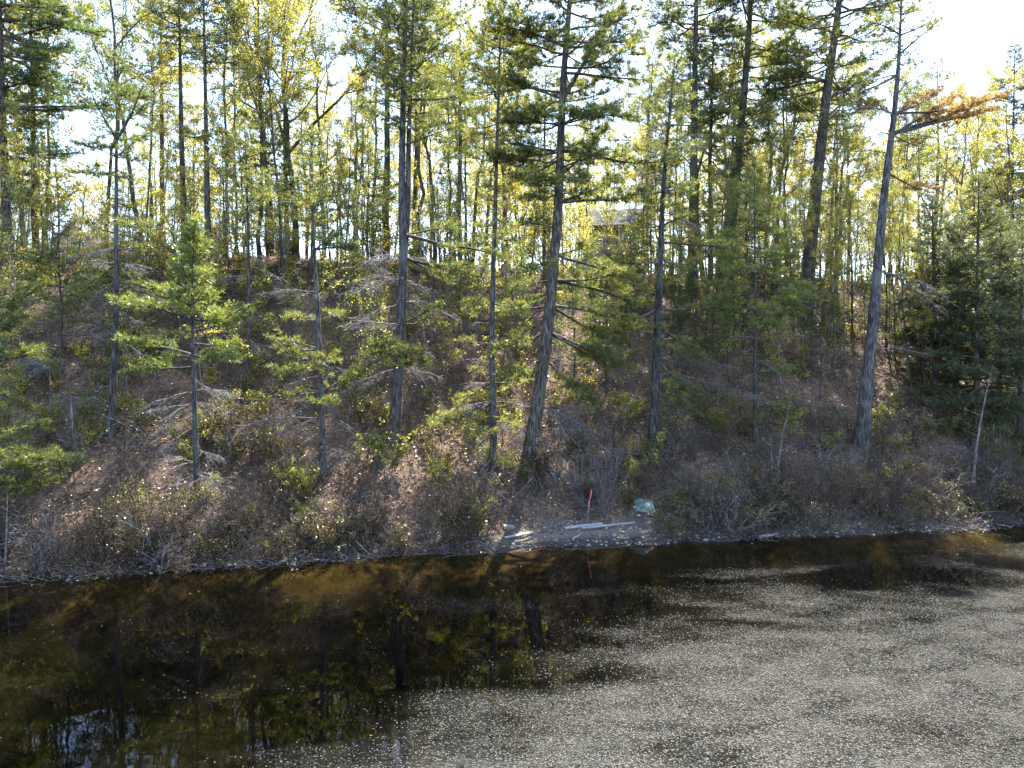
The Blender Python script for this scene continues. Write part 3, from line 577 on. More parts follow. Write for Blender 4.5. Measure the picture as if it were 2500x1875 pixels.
# ------------------------------------------------------------------ broadleaf trees, saplings and shrubs: prototypes
def broadleaf(seed, H, r0, cf, nl, leaf, per_m=9, lsize=.085, bark='bark_oak', fork=0, spread=1.0, sides=8, wig=.02, sub_n=8, tw_n=7, name='broadleaf_tree', trunk_only=False):
    rg = np.random.default_rng(seed); n = 14; t = np.linspace(0, 1, n)
    P = np.stack([np.cumsum(rg.normal(0, wig * H * .25, n)), np.cumsum(rg.normal(0, wig * H * .25, n)), t * H], 1); P[:, :2] -= P[0, :2]; P[0, 2] = -.4
    R = r0 * .8 * (1 - t) ** .9 + .008; R[0] *= 1.4
    tr = Tubes(); tr.add(P, R, sides); lim = Tubes(); tw = Twigs()
    def limb(a, d, L, r, lev):
        k = 6 if lev == 0 else 4
        pts = [a]; dd = d.copy()
        for i in range(k - 1):
            dd = unit(dd + rg.normal(0, .20, 3) + UP * (.12 if lev == 0 else .05)); pts.append(pts[-1] + dd * L / (k - 1))
        pts = np.array(pts); (lim if lev else lim).add(pts, np.linspace(r, max(.004, r * .25), k), 5 if lev == 0 else 4)
        if lev < 2:
            m = sub_n if lev == 0 else tw_n
            for q in range(m):
                tq = rg.uniform(.25, 1); s = tq * (k - 1); i = min(k - 2, int(s)); p = pts[i] + (pts[i + 1] - pts[i]) * (s - i)
                d2 = unit(unit(pts[i + 1] - pts[i]) * .8 + unit(rg.normal(size=3)) * .85 + UP * .12)
                l2 = L * rg.uniform(.28, .55) * (1.15 - .5 * tq)
                if lev == 0: limb(p, d2, l2, max(.008, r * .4), 1)
                else:
                    e = p + d2 * l2; lim.add(np.array([p, (p + e) / 2 + rg.normal(0, .04 * l2, 3), e]), np.array([.007, .005, .003]), 3); tw.add(p + (e - p) * .3, e)
        tw.add(pts[-2], pts[-1])
    for f in range(fork):
        s = rg.uniform(.3, .5) * (n - 1); i = int(s); az = rg.uniform(0, 6.28)
        d = unit(np.array([math.cos(az) * .45, math.sin(az) * .45, 1.])); limb(P[i], d, H * .55, R[i] * .75, 0)
    for q in range(nl):
        h = cf + (1 - cf) * (q + rg.random()) / nl; s = min(n - 1.01, h * (n - 1)); i = int(s); a = P[i] + (P[i + 1] - P[i]) * (s - i)
        az = q * 2.4 + rg.normal(0, .5); el = math.radians(rg.uniform(22, 58)); d = np.array([math.cos(az) * math.cos(el), math.sin(az) * math.cos(el), math.sin(el)])
        L = spread * H * (.30 * (1.05 - h) + .09) * rg.uniform(.7, 1.25); limb(a, d, L, R[i] * .45 + .006, 0)
    root = thing(name, (0, 0, 0), None, None)
    obj('trunk', mesh_from('trunk', tr.groups(), True), M[bark], root)
    tag(obj('branches', mesh_from('branches', lim.groups(), True), M[bark], root), kind='stuff')
    if per_m: tag(obj('crown', mesh_from('crown', [tw.leaves(per_m * 4.4, lsize * 1.03, rg, jitter=.10)]), M[leaf], root), kind='stuff')
    return root

def shrub(seed, H, ns, leaf=None, per_m=14, lsize=.06, bark='twig', spread=.5, twn=7, r=.012, name='bare_shrub', fine=2):
    rg = np.random.default_rng(seed); st = Tubes(); tw = Twigs()
    for k in range(ns):
        az = rg.uniform(0, 6.28); h = H * rg.uniform(.55, 1.1); out = h * spread * rg.uniform(.3, 1.3)
        a = np.array([rg.normal(0, .08), rg.normal(0, .08), -.12]); e = np.array([math.cos(az) * out, math.sin(az) * out, h])
        P = bough_path(a, e, rg.normal(-.05, .06), rg, 6); P[1:-1] += rg.normal(0, .03 * h, (4, 3)); st.add(P, np.linspace(r * rg.uniform(.7, 1.3), .004, 6), 4)
        for q in range(twn):
            t = rg.uniform(.25, 1) * 5; i = min(4, int(t)); p = P[i] + (P[i + 1] - P[i]) * (t - i)
            d = unit(unit(P[i + 1] - P[i]) + rg.normal(0, .6, 3)); l = h * rg.uniform(.15, .38); e2 = p + d * l
            st.add(np.array([p, (p + e2) / 2 + rg.normal(0, .05 * l, 3), e2]), np.array([.006, .0045, .003]), 3); tw.add(p, e2)
            for z in range(fine):
                b = p + (e2 - p) * rg.uniform(.2, .9); e3 = b + unit(d + rg.normal(0, .7, 3)) * l * rg.uniform(.3, .6)
                st.add(np.array([b, e3]), np.array([.0045, .0025]), 3); tw.add(b, e3)
    root = thing(name, (0, 0, 0), None, None)
    obj('stems', mesh_from('stems', st.groups(), True), M[bark], root)
    if leaf: tag(obj('foliage', mesh_from('foliage', [tw.leaves(per_m * 3.4, lsize * 1.15, rg)]), M[leaf], root), kind='stuff')
    return root

class Stock:                       # first use moves the prototype itself, later uses copy it
    def __init__(s, protos): s.p = protos; s.used = [False] * len(protos)
    def place(s, k, loc, rz, sc, label, cat, group, tilt=(0, 0)):
        k %= len(s.p)
        r = copy_tree(s.p[k], loc, rz, sc, tilt=tilt); tag(r, label, cat, group); s.used[k] = True; return r
    def finish(s):
        for r in s.p:
            for c in list(r.children): bpy.data.objects.remove(c)
            bpy.data.objects.remove(r)
def on_ground(x, y, dz=0): return (x, y, float(ter(x, y)) + dz)
def shore(x): return float(np.interp(x, SX, SY))

tall = Stock([broadleaf(101, 17, .16, .42, 13, 'leaf_yellow', 10), broadleaf(102, 18, .19, .35, 12, 'leaf_yellow', 10, fork=1), broadleaf(103, 16, .12, .5, 11, 'leaf_yellow', 11, spread=.8),
              broadleaf(104, 17, .15, .38, 13, 'leaf_green', 9, wig=.03), broadleaf(105, 18, .21, .30, 14, 'leaf_yellow', 9, fork=2, spread=1.15), broadleaf(106, 15, .10, .45, 12, 'leaf_yellow', 12, spread=.7),
              broadleaf(107, 17, .14, .55, 10, 'leaf_green', 10, wig=.035, spread=.9)])
def bgpine(seed, H, r0, cf, W_, dens=.8, mat='needle', bark='bark_dark'):
    rg = np.random.default_rng(seed); t = np.linspace(0, 1, 20)
    P = np.stack([np.cumsum(rg.normal(0, .03, 20)), np.cumsum(rg.normal(0, .03, 20)), t * H], 1); P[0, 2] = -.4; R = r0 * .8 * (1 - t) ** .85 + .012
    tr = Tubes(); tr.add(P, R, 9); limbs, tw, dead = Tubes(), Twigs(), Tubes(); z = cf * H
    while z < H - .3:
        fr = (z - cf * H) / (H - cf * H); a = np.array([np.interp(z, P[:, 2], P[:, j]) for j in range(3)]); az0 = rg.uniform(0, 6.28)
        wid = W_ * (np.interp(fr, [0, .25, .6, 1], [.55, 1, .75, .1]))
        for q in range(3):
            az = az0 + q * 2.09 + rg.normal(0, .4); L = wid * rg.uniform(.5, 1.2) + .2; el = math.radians(-4 + 38 * fr + rg.normal(0, 9))
            green_bough(limbs, tw, a, a + L * np.array([math.cos(az) * math.cos(el), math.sin(az) * math.cos(el), math.sin(el)]), .012 + .012 * L, rg, dens, sag=.04)
        z += rg.uniform(.4, .95)
    for k in range(16):
        z = rg.uniform(.12, cf + .05) * H; a = np.array([np.interp(z, P[:, 2], P[:, j]) for j in range(3)]); az = rg.uniform(0, 6.28); L = rg.uniform(.4, 1.6)
        dead_bough(dead, a, a + L * np.array([math.cos(az), math.sin(az), rg.normal(0, .2)]), .014, rg, .6)
    root = thing('pine_tree', (0, 0, 0), None, None)
    obj('trunk', mesh_from('trunk', tr.groups(), True), M[bark], root); tag(obj('limbs', mesh_from('limbs', limbs.groups(), True), M['bark_dark'], root), kind='stuff')
    obj('dead_branches', mesh_from('dead_branches', dead.groups(), True), M['bark_oak'], root)
    tag(obj('crown', mesh_from('crown', [tw.needles(9, 6, .22, .03, rg)]), M[mat], root), kind='stuff')
    return root
pines = Stock([bgpine(201, 20, .26, .5, 3.0), bgpine(202, 18, .2, .42, 2.6, .75), bgpine(203, 13, .12, .3, 2.1, .8, 'needle_bright'), bgpine(204, 19, .24, .6, 2.8, .7)])
mids = Stock([broadleaf(311, 8.5, .06, .12, 15, 'leaf_yellow', 9, spread=1.0, tw_n=5, sub_n=6), broadleaf(312, 7.5, .05, .10, 14, 'leaf_green', 9, spread=1.1, tw_n=5, sub_n=6), broadleaf(313, 9.5, .07, .2, 14, 'leaf_yellow', 8, fork=1, tw_n=5, sub_n=6)])
sapl = Stock([broadleaf(301, 4.6, .028, .25, 9, 'leaf_yellow', 10, .085, 'bark_grey', sub_n=4, tw_n=3, name='sapling', sides=5), broadleaf(302, 5.2, .032, .3, 9, 'leaf_green', 9, .085, 'bark_oak', sub_n=4, tw_n=3, name='sapling', sides=5),
              broadleaf(303, 3.6, .022, .2, 8, 'leaf_yellow', 12, .08, 'bark_oak', sub_n=4, tw_n=3, name='sapling', sides=5)])

# ------------------------------------------------------------------ trees along and behind the ridge
rb = random.Random(5)
MARKS = [(-400, 'left picture edge'), (12, 'left-edge pine'), (284, 'grey lichen-trunked pine'), (443, 'left twin pine'), (505, 'right twin pine'), (604, 'thin tufted pine'), (768, 'slim dead-twigged pine'), (985, 'forked pine'), (1208, 'slender dull pine'),
         (1360, 'largest pine'), (1612, 'leaning pine above the tarp'), (1692, 'pine with long level boughs'), (1790, 'dark-trunked open pine'), (1845, 'young bright pine'), (1980, 'thick-trunked pine'), (2145, 'half-dead pine'), (2280, 'left thicket evergreen'), (2388, 'pointed dark evergreen'), (2486, 'edge evergreen')]
ORD = ['first', 'second', 'third', 'fourth', 'fifth', 'sixth', 'seventh', 'eighth', 'ninth', 'tenth', 'eleventh', 'twelfth']
def px_of(o): return 1250 + F_PX * o.location.x / o.location.y
def single_out(objs, what):
    cnt = defaultdict(int)
    for o in sorted(objs, key=px_of):
        m = [b for a, b in MARKS if a <= px_of(o)] or ['left picture edge']; cnt[m[-1]] += 1
        o['label'] = '%s %s right of the %s' % (ORD[cnt[m[-1]] - 1], what, m[-1])
crest_b, crest_p, slope_b, slope_p = [], [], [], []
trunks = [-120, -60, 60, 95, 118, 262, 345, 375, 405, 550, 580, 640, 660, 700, 725, 790, 855, 910, 945, 1015, 1035, 1062, 1100, 1122, 1150, 1180, 1232, 1256, 1430, 1558, 1580, 1640,
          1715, 1735, 1757, 1870, 1890, 1915, 1945, 2010, 2042, 2070, 2170, 2190, 2212, 2245, 2280, 2330, 2360, 2420, 2455, 2520, 2580]
thick_pines = {405: 1, 945: 0, 1015: 3, 1122: 1, 1232: 1, 1580: 1, 1735: 3, 2280: 3, 95: 1, 700: 1}
def height_scale(px): return float(np.interp(px, [-200, 400, 1400, 2000, 2150, 2600], [1.08, 1.08, 1.04, 1.0, .93, .88]))
for i, px in enumerate(trunks):
    x0 = (px - 1250) / F_PX
    d = 0
    for it in range(6): d = shore(x0 * (d or 44)) + 18.5 + rb.random() * (2 if it == 0 else 0) + (i * 37 % 11) * .75
    x = x0 * d; hs = height_scale(px) * rb.uniform(.9, 1.1)
    loc = on_ground(x, d, -.05)
    if px in thick_pines:
        crest_p.append(pines.place(thick_pines[px], loc, rb.uniform(0, 6.28), (hs, hs, hs), 'dark-trunked tall pine standing among the broadleaf trees on the ridge', 'pine tree', 'pines on the ridge'))
    else:
        k = rb.randrange(7)
        crest_b.append(tall.place(k, loc, rb.uniform(0, 6.28), (hs * rb.uniform(.9, 1.05),) * 2 + (hs,), 'slender broadleaf tree with yellow-green spring leaves on the ridge crest', 'tree', 'broadleaf trees on the ridge crest', (rb.gauss(0, .03), rb.gauss(0, .035))))
for i in range(120):
    px = -350 + 3300 * (i + rb.random()) / 120; d = 58 + (i * 29 % 17) * 1.9 + rb.random() * 2; x = (px - 1250) / F_PX * d; hs = height_scale(px) * rb.uniform(.85, 1.08)
    if d < 68 and 1400 < px < 1590: d = 69 + rb.random() * 4; x = (px - 1250) / F_PX * d
    if d < 92 and 60 < px < 400: d = 94; x = (px - 1250) / F_PX * d
    if i % 6 == 0 and px < 2000: pines.place(i // 6, on_ground(x, d, -.05), rb.uniform(0, 6.28), (hs, hs, hs), 'distant dark pine far behind the ridge crest', 'pine tree', 'distant pines behind the ridge')
    else: tall.place(rb.randrange(7), on_ground(x, d, -.05), rb.uniform(0, 6.28), (hs, hs, hs), 'distant broadleaf tree far behind the ridge crest', 'tree', 'distant broadleaf trees behind the ridge', (rb.gauss(0, .02), rb.gauss(0, .02)))
# broadleaf trees and young pines rooted on the slope itself
slope_spots = [(360, 720, 2, .8), (560, 730, 5, .7), (690, 690, 0, .85), (840, 720, 5, .8), (1080, 760, 2, .85), (1155, 740, 6, .8), (1255, 770, 5, .8), (1570, 760, 5, .7), (1660, 800, 6, .75),
               (1740, 790, 2, .8), (1865, 800, 5, .75), (1910, 900, 2, .6), (1935, 820, 0, .7), (2035, 900, 5, .6), (2080, 830, 3, .7), (2185, 890, 2, .62), (2230, 950, 6, .6), (2260, 1000, 5, .5), (2330, 880, 0, .6), (2440, 930, 3, .55), (1790, 960, 5, .55), (1700, 930, 2, .5), (60, 780, 2, .6), (1720, 860, 5, .62), (1765, 900, 3, .55), (1815, 850, 2, .65), (1880, 880, 6, .6), (1900, 780, 3, .7), (1955, 880, 5, .58), (2010, 800, 3, .66), (2060, 920, 2, .52), (2165, 840, 3, .62), (2200, 800, 5, .62), (2240, 850, 3, .58), (1640, 880, 5, .55), (900, 780, 3, .55), (430, 800, 5, .55), (20, 860, 3, .5)]
for i, (px, py, k, s) in enumerate(slope_spots):
    p = hit(px, py); slope_b.append(tall.place(k, (p[0], p[1], p[2] - .05), rb.uniform(0, 6.28), (s * .85, s * .85, s), 'slim broadleaf tree rooted on the sunny slope below the ridge', 'tree', 'broadleaf trees on the slope', (rb.gauss(.04, .03), rb.gauss(0, .05))))
for px, py, k, s in [(1400, 990, 2, .55), (1480, 960, 2, .5), (320, 880, 2, .5), (150, 900, 2, .55), (1740, 960, 2, .5), (1120, 860, 2, .5), (2040, 700, 1, .75), (1330, 700, 1, .8), (1660, 900, 2, .5), (1790, 850, 2, .55), (1540, 850, 2, .55), (1700, 760, 2, .7), (1900, 830, 2, .5), (1980, 900, 2, .45), (1260, 900, 2, .5), (1440, 860, 2, .5), (1820, 740, 1, .6), (900, 700, 2, .7), (760, 680, 2, .6), (1590, 690, 2, .7), (20, 640, 2, .9), (650, 650, 2, .8), (2400, 700, 1, .7)]:
    p = hit(px, py); slope_p.append(pines.place(k, (p[0], p[1], p[2] - .05), rb.uniform(0, 6.28), (s, s, s), 'small understorey pine half hidden among trunks on the slope', 'pine tree', 'small pines on the slope'))
mid_b = []
for i in range(80):
    px = -100 + 2750 * (i + rb.random()) / 80; d = shore((px - 1250) / F_PX * 46) + 20 + (i * 31 % 13) * 1.4; x = (px - 1250) / F_PX * d; hs = rb.uniform(.7, 1.15)
    if px < 1250 and i % 2: continue
    if (1415 < px < 1575 and d < 58) or (100 < px < 360 and d < 81): continue
    mid_b.append(mids.place(i, on_ground(x, d, -.05), rb.uniform(0, 6.28), (hs, hs, hs), 'bushy understorey tree full of yellow-green leaves low on the ridge', 'tree', 'understorey trees on the ridge', (rb.gauss(0, .04), rb.gauss(0, .05))))
mids.finish()
tall.finish(); pines.finish()
single_out(crest_b, 'yellow-green broadleaf on the ridge crest'); single_out(crest_p, 'tall background pine on the crest'); single_out(slope_b, 'slim broadleaf rooted on the slope'); single_out(slope_p, 'small understorey pine on the slope')
for i in range(230):
    px = rb.uniform(-80, 2580); py = rb.uniform(680, 1010) if i % 5 < 3 else rb.uniform(640, 720)
    if 1230 < px < 1700 and py > 900: continue
    p = hit(px, py); s = rb.uniform(.6, 1.3) * (1.4 if i % 5 > 3 else 1); sapl.place(rb.randrange(3), (p[0], p[1], p[2] - .03), rb.uniform(0, 6.28), (s, s, s), 'thin sapling with small yellow-green leaves on the leaf-strewn slope', 'sapling', 'leafy saplings on the slope', (rb.gauss(.05, .08), rb.gauss(0, .08)))
for i in range(90):
    px = rb.uniform(-80, 2580); d = shore((px - 1250) / F_PX * 44) + rb.uniform(17.5, 25); x = (px - 1250) / F_PX * d; s = rb.uniform(.6, 1.3)
    if (1415 < px < 1565 or 110 < px < 350): s = .3
    sapl.place(rb.randrange(3), on_ground(x, d, -.03), rb.uniform(0, 6.28), (s * 1.2, s * 1.2, s), 'leafy sapling along the very crest of the ridge against the sky', 'sapling', 'leafy saplings on the crest', (rb.gauss(0, .08), rb.gauss(0, .08)))
sapl.finish()

# ------------------------------------------------------------------ shrubs and brush
bare = Stock([shrub(401, 1.7, 9, twn=8, fine=3), shrub(402, 2.2, 7, twn=9, spread=.35, fine=3), shrub(403, 1.2, 12, twn=7, spread=.8, fine=3), shrub(404, 1.5, 8, bark='dead', twn=8, spread=.7, fine=3)])
olive = Stock([shrub(411, 1.3, 9, 'leaf_olive', 13, .055, spread=.6, name='leafy_shrub'), shrub(412, 1.7, 8, 'leaf_olive', 11, .055, name='leafy_shrub'), shrub(413, 1.0, 9, 'leaf_green', 12, .055, spread=.6, name='leafy_shrub')])
seed_ = Stock([shrub(421, .9, 5, 'leaf_yellow', 12, .075, spread=.7, fine=1, twn=5, name='seedling'), shrub(422, .7, 6, 'leaf_yellow', 14, .075, spread=.9, fine=1, twn=5, name='seedling'), shrub(423, 1.1, 5, 'leaf_green', 11, .075, spread=.6, fine=1, twn=6, name='seedling')])
for i in range(260):
    x = rb.uniform(-27, 32); u = rb.uniform(.9, 6.5) if i % 5 < 3 else rb.uniform(.15, 1.8)
    if -.7 < x < 5.6 and u < 2.3 : u += 2.3
    s = rb.uniform(.75, 1.5); y = shore(x) + u
    bare.place(i, on_ground(x, y, -.02), rb.uniform(0, 6.28), (s, s, s * rb.uniform(.8, 1.1)), 'bare grey-brown twiggy shrub in the brush along the lower bank', 'bare shrub', 'bare shrubs along the lower bank', (rb.gauss(.2, .2), rb.gauss(0, .2)))
for i in range(170):
    x = rb.uniform(-27, 32); u = rb.uniform(.8, 7.5) if i % 3 else rb.uniform(.2, 1.5)
    if -.7 < x < 5.6 and u < 2.3: u += 2.3
    s = rb.uniform(.6, 1.2); y = shore(x) + u
    olive.place(i, on_ground(x, y, -.02), rb.uniform(0, 6.28), (s, s, s), 'low shrub with tiny dull olive spring leaves in the shore brush', 'leafy shrub', 'leafy shrubs along the lower bank', (rb.gauss(.1, .15), rb.gauss(0, .15)))
for i in range(270):
    px = rb.uniform(-60, 2560); py = rb.uniform(640, 1080) if i % 3 else rb.uniform(640, 720)
    p = hit(px, py); s = rb.uniform(.6, 1.3); seed_.place(i, (p[0], p[1], p[2] - .02), rb.uniform(0, 6.28), (s, s, s), 'knee-high seedling with yellow-green leaves on the leaf litter slope', 'seedling', 'seedlings on the slope', (rb.gauss(.1, .15), rb.gauss(0, .15)))
for i in range(120):
    px = rb.uniform(-60, 2560); d = shore((px - 1250) / F_PX * 44) + rb.uniform(17.5, 25); x = (px - 1250) / F_PX * d; s = rb.uniform(.9, 2.0) * (.75 if px < 1250 else 1)
    if (1420 < px < 1560 or 120 < px < 345): s *= .45
    (seed_ if i % 3 else olive).place(i, on_ground(x, d, -.03), rb.uniform(0, 6.28), (s, s, s), 'leafy yellow-green bush veiling the foot of the trunks along the crest', 'crest bush', 'leafy bushes along the crest', (rb.gauss(0, .1), rb.gauss(0, .1)))
# shrubs one can tell apart
def special(px, py, root, label, cat='shrub', sc=1.0, rz=0.0):
    p = hit(px, py); r = copy_tree(root, (p[0], p[1], p[2] - .03), rz, (sc, sc, sc)); tag(r, label, cat)
    for c in list(root.children): bpy.data.objects.remove(c)
    bpy.data.objects.remove(root)
special(945, 1165, shrub(431, 1.7, 7, 'leaf_green', 16, .10, 'bark_grey', spread=.75, twn=7, r=.02, name='maple_bush', fine=1), 'pale yellow-green leafing bush on bent grey stems below the forked pine')
special(745, 1235, shrub(432, 1.6, 9, 'leaf_green', 14, .06, spread=.6, twn=8, name='green_bush'), 'fresh green leafing bush on lower bank beneath the slim grey pine')
special(1690, 1250, shrub(433, 1.5, 16, None, twn=10, spread=.8, name='brush_clump', fine=4), 'dense dark clump of bare twigs right of the green tarp')
special(2070, 1235, shrub(434, 1.6, 14, 'leaf_olive', 7, .05, spread=.5, twn=9, name='brush_clump', fine=3), 'dark upright twiggy clump at the foot of half-dead leaning pine')
special(1480, 1268, shrub(435, 3.0, 9, None, twn=6, spread=.45, r=.022, bark='bark_grey', name='tall_bare_bush', fine=2), 'tall bare multi-stemmed grey bush beside the pink-marked stake')
special(870, 1345, shrub(436, 1.2, 10, 'leaf_olive', 12, .05, spread=.6, twn=8, name='shore_bush'), 'dark leafy bush hanging over the water at the shore bulge')
special(1165, 1300, shrub(437, 1.1, 8, 'leaf_green', 14, .055, spread=.7, twn=8, name='green_bush'), 'bright green low bush at the shore left of the small white block')
special(330, 1290, shrub(438, 1.6, 8, 'leaf_green', 7, .05, spread=.5, twn=8, name='green_bush'), 'thin pale green bush low on the left bank')
def bent_sapling(pxs, w, label, twigs, seed, name='bare_sapling'):
    rg = np.random.default_rng(seed); base = hit(*pxs[0][0]); d = base[1]; tb = Tubes(); root = thing(name, base, label, 'sapling')
    t2 = Tubes()
    for k, line in enumerate(pxs):
        pts = [W(px, py, d + rg.normal(0, .05)) - base for px, py in line]; pts[0] = np.array([.05 * k, 0, -.1])
        path = smooth_path(pts, 14); tb.add(path, np.linspace(w * d / F_PX / 2, .006, 14), 6)
        for q in range(twigs):
            i = rg.integers(4, 13); az = rg.uniform(0, 6.28); l = rg.uniform(.25, .9); e = path[i] + unit(np.array([math.cos(az), math.sin(az), .5])) * l
            t2.add(np.array([path[i], (path[i] + e) / 2 + rg.normal(0, .03, 3), e]), np.array([.008, .005, .003]), 3)
    obj('stem', mesh_from('stem', tb.groups(), True), M['bark_grey'], root); obj('twigs', mesh_from('twigs', t2.groups(), True), M['bark_grey'], root)['kind'] = 'stuff'
bent_sapling([[(1890, 1232), (1898, 1150), (1910, 1060), (1927, 1000), (1933, 945)], [(1888, 1230), (1884, 1150), (1882, 1060)]], 8, 'pale bare sapling with two whitish stems on the right lower bank', 9, 51)
bent_sapling([[(2374, 1215), (2380, 1120), (2395, 1020), (2408, 960), (2424, 890)]], 9, 'pale leaning bare sapling in front of the dark evergreen thicket', 9, 52)
bent_sapling([[(183, 1090), (176, 1030), (170, 950), (168, 880)]], 9, 'thin grey bare sapling on the left slope under grey pine', 7, 53)
bent_sapling([[(2003, 1190), (2006, 1140), (2000, 1090), (1985, 1060)], [(2003, 1190), (2010, 1140), (2030, 1100), (2060, 1075)]], 9, 'crooked grey forked sapling beneath the bronze-leaved bush', 10, 54)
bent_sapling([[(325, 1330), (325, 1280), (322, 1235)]], 6, 'short grey stem beside the pale bush on left bank', 4, 55)
bent_sapling([[(12, 1380), (16, 1300), (18, 1200)]], 7, 'grey bare stem at the left picture edge by the shore', 5, 56)
bent_sapling([[(560, 930 + 150), (575, 1100 + 20), (590, 1150)]], 7, 'short bent dead stick right of small bright pine', 3, 57)

def fallen(px0, py0, px1, py1, r, label, seed, twigs=True, mat='dead', lift=.06, name='fallen_branch', group=None):
    rg = np.random.default_rng(seed); a, b = hit(px0, py0), hit(px1, py1); n = 8; t = np.linspace(0, 1, n)[:, None]
    P = a + (b - a) * t; P[:, 2] = np.array([max(float(ter(x, y)) + r * .6, z) for x, y, z in P]) + lift * rg.random(n); P[1:-1, :2] += rg.normal(0, .03, (n - 2, 2))
    root = thing(name, a, label, 'branch', group); tb = Tubes(); tb.add(P - a, np.linspace(r, r * .35, n), 7); obj('limb', mesh_from('limb', tb.groups(), True), M[mat], root)
    if twigs:
        t2 = Tubes()
        for k in range(10):
            i = rg.integers(2, n); p = P[i] - a; l = rg.uniform(.2, .8); d = unit(unit(b - a) * .6 + rg.normal(0, .5, 3) + UP * .25); e = p + d * l
            t2.add(np.array([p, (p + e) / 2 + rg.normal(0, .04, 3), e]), np.array([.012, .008, .004]), 4)
        obj('twigs', mesh_from('twigs', t2.groups(), True), M[mat], root)['kind'] = 'stuff'
fallen(760, 690, 970, 700, .04, 'long grey dead branch lying across the slope left of the forked pine', 61)
fallen(1030, 930, 1068, 985, .04, 'short pale fallen limb right of the forked pine trunk', 62)
fallen(1660, 785, 1770, 830, .05, 'pale fallen limb high on slope between the right-hand pines', 63)
fallen(1510, 1110, 1590, 1105, .06, 'pale curved bare log at left foot of the leaning pine', 64, False, 'dead', .03)
fallen(1600, 1110, 1665, 1103, .06, 'pale bare log at right foot of the leaning pine', 65, False, 'dead', .03)
fallen(850, 1170, 920, 1130, .03, 'thin pale curved stick reaching left from the leafing bush', 66)
fallen(2370, 1190, 2450, 1187, .05, 'pale fallen log in the dark thicket by the right shore', 67)
fallen(2120, 1085, 2150, 1105, .05, 'pale broken limb right of the half-dead pine foot', 68)
fallen(1320, 1130, 1375, 1215, .045, 'grey root-like limb sloping down from the largest pine', 69, False)
fallen(200, 640, 120, 615, .05, 'grey dead limb lying on the ridge in front of left house', 70)
fb = random.Random(9)
for i in range(46):
    px = fb.uniform(20, 2480); py = fb.uniform(700, 1260); dx = fb.uniform(30, 90) * fb.choice([-1, 1]); 
    fallen(px, py, px + dx, py + fb.uniform(-25, 35), fb.uniform(.012, .03), 'thin grey fallen stick lying on the leaf-strewn bank', 700 + i, i % 2 == 0, 'dead' if i % 3 else 'twig', .08, 'fallen_stick', 'fallen sticks on the bank')
# ------------------------------------------------------------------ leaf litter, pebbles, stones
n = 110000
lx = rng.uniform(-38, 46, n); lu = 1.2 + rng.random(n) * 22; keep = (fbm(lx * .5, lu * .5, 21) + rng.random(n) * .5) > .55
lx, lu = lx[keep], lu[keep]; ly = lu + np.interp(lx, SX, SY); lz = ter(lx, ly) + .015 + rng.random(len(lx)) * .05
tag(obj('leaf_litter', mesh_from('leaf_litter', [leaf_quads(np.stack([lx, ly, lz], 1), .12, rng, flat=.45)]), M['litter']), 'brown dead leaves scattered over the whole bank', 'leaf litter', kind='stuff')

def ico(sub):
    import bmesh
    bm = bmesh.new(); bmesh.ops.create_icosphere(bm, subdivisions=sub, radius=1.0)
    v = np.array([x.co[:] for x in bm.verts]); f = np.array([[q.index for q in p.verts] for p in bm.faces]); bm.free(); return v, f
iv, if_ = ico(1)
n = 4200; sx_ = rng.uniform(-26, 34, n); su = rng.gamma(2.0, .42, n) - .25; dens = np.where((sx_ > 0) & (sx_ < 34), 1, .35)
kp = (rng.random(n) < dens) & (su < 2.6); sx_, su = sx_[kp], su[kp]; sy_ = su + np.interp(sx_, SX, SY); K = len(sx_)
s = rng.gamma(2.0, .0115, K) + .014; v = iv[None] * (1 + rng.normal(0, .13, (K, len(iv), 1))) * (s[:, None, None] * np.stack([rng.uniform(.9, 1.4, K), rng.uniform(.8, 1.2, K), rng.uniform(.5, .8, K)], 1)[:, None, :])
v = v + np.stack([sx_, sy_, ter(sx_, sy_) + s * .25], 1)[:, None, :]
f = (if_[None] + (np.arange(K) * len(iv))[:, None, None]).reshape(-1, 3)
M['pebble'] = leaf_mat('pebble', [(0, (.06, .05, .043)), (.5, (.13, .11, .095)), (.8, (.24, .215, .19)), (1, (.50, .47, .44))], .0, (1, 1, 1), .02)
tag(obj('pebbles', mesh_from('pebbles', [(v.reshape(-1, 3), f)], True), M['pebble']), 'grey pebbles and gravel along the pond edge', 'pebbles', kind='stuff')
iv2, if2 = ico(2); stones = []
for k in range(5):
    w = iv2 * (1 + .16 * (fbm(iv2[:, 0] * 1.6 + k * 9, iv2[:, 1] * 1.6 + iv2[:, 2] * 1.3, 40 + k, 2)[:, None] - .5) * 2); w = w * np.array([1.15, .95, .68]); stones.append(mesh_from('stone', [(w, if2)], True))
big = [(378, 1373), (420, 1372), (716, 1384), (345, 1388), (150, 1410), (298, 1368), (480, 1384), (1252, 1328), (1360, 1322), (1500, 1318), (1545, 1296), (1590, 1300), (1300, 1330), (1620, 1310), (1660, 1308), (1700, 1312), (1415, 1296), (1290, 1310), (1752, 1305), (1830, 1300), (1950, 1296),
       (2030, 1290), (2110, 1284), (800, 1370), (835, 1366), (560, 1382), (620, 1378), (1465, 1310), (1480, 1325), (1540, 1318), (1570, 1316), (1522, 1304), (1345, 1300), (1640, 1296), (265, 1386), (95, 1412), (60, 1408), (500, 1378), (1875, 1306), (1790, 1312)]
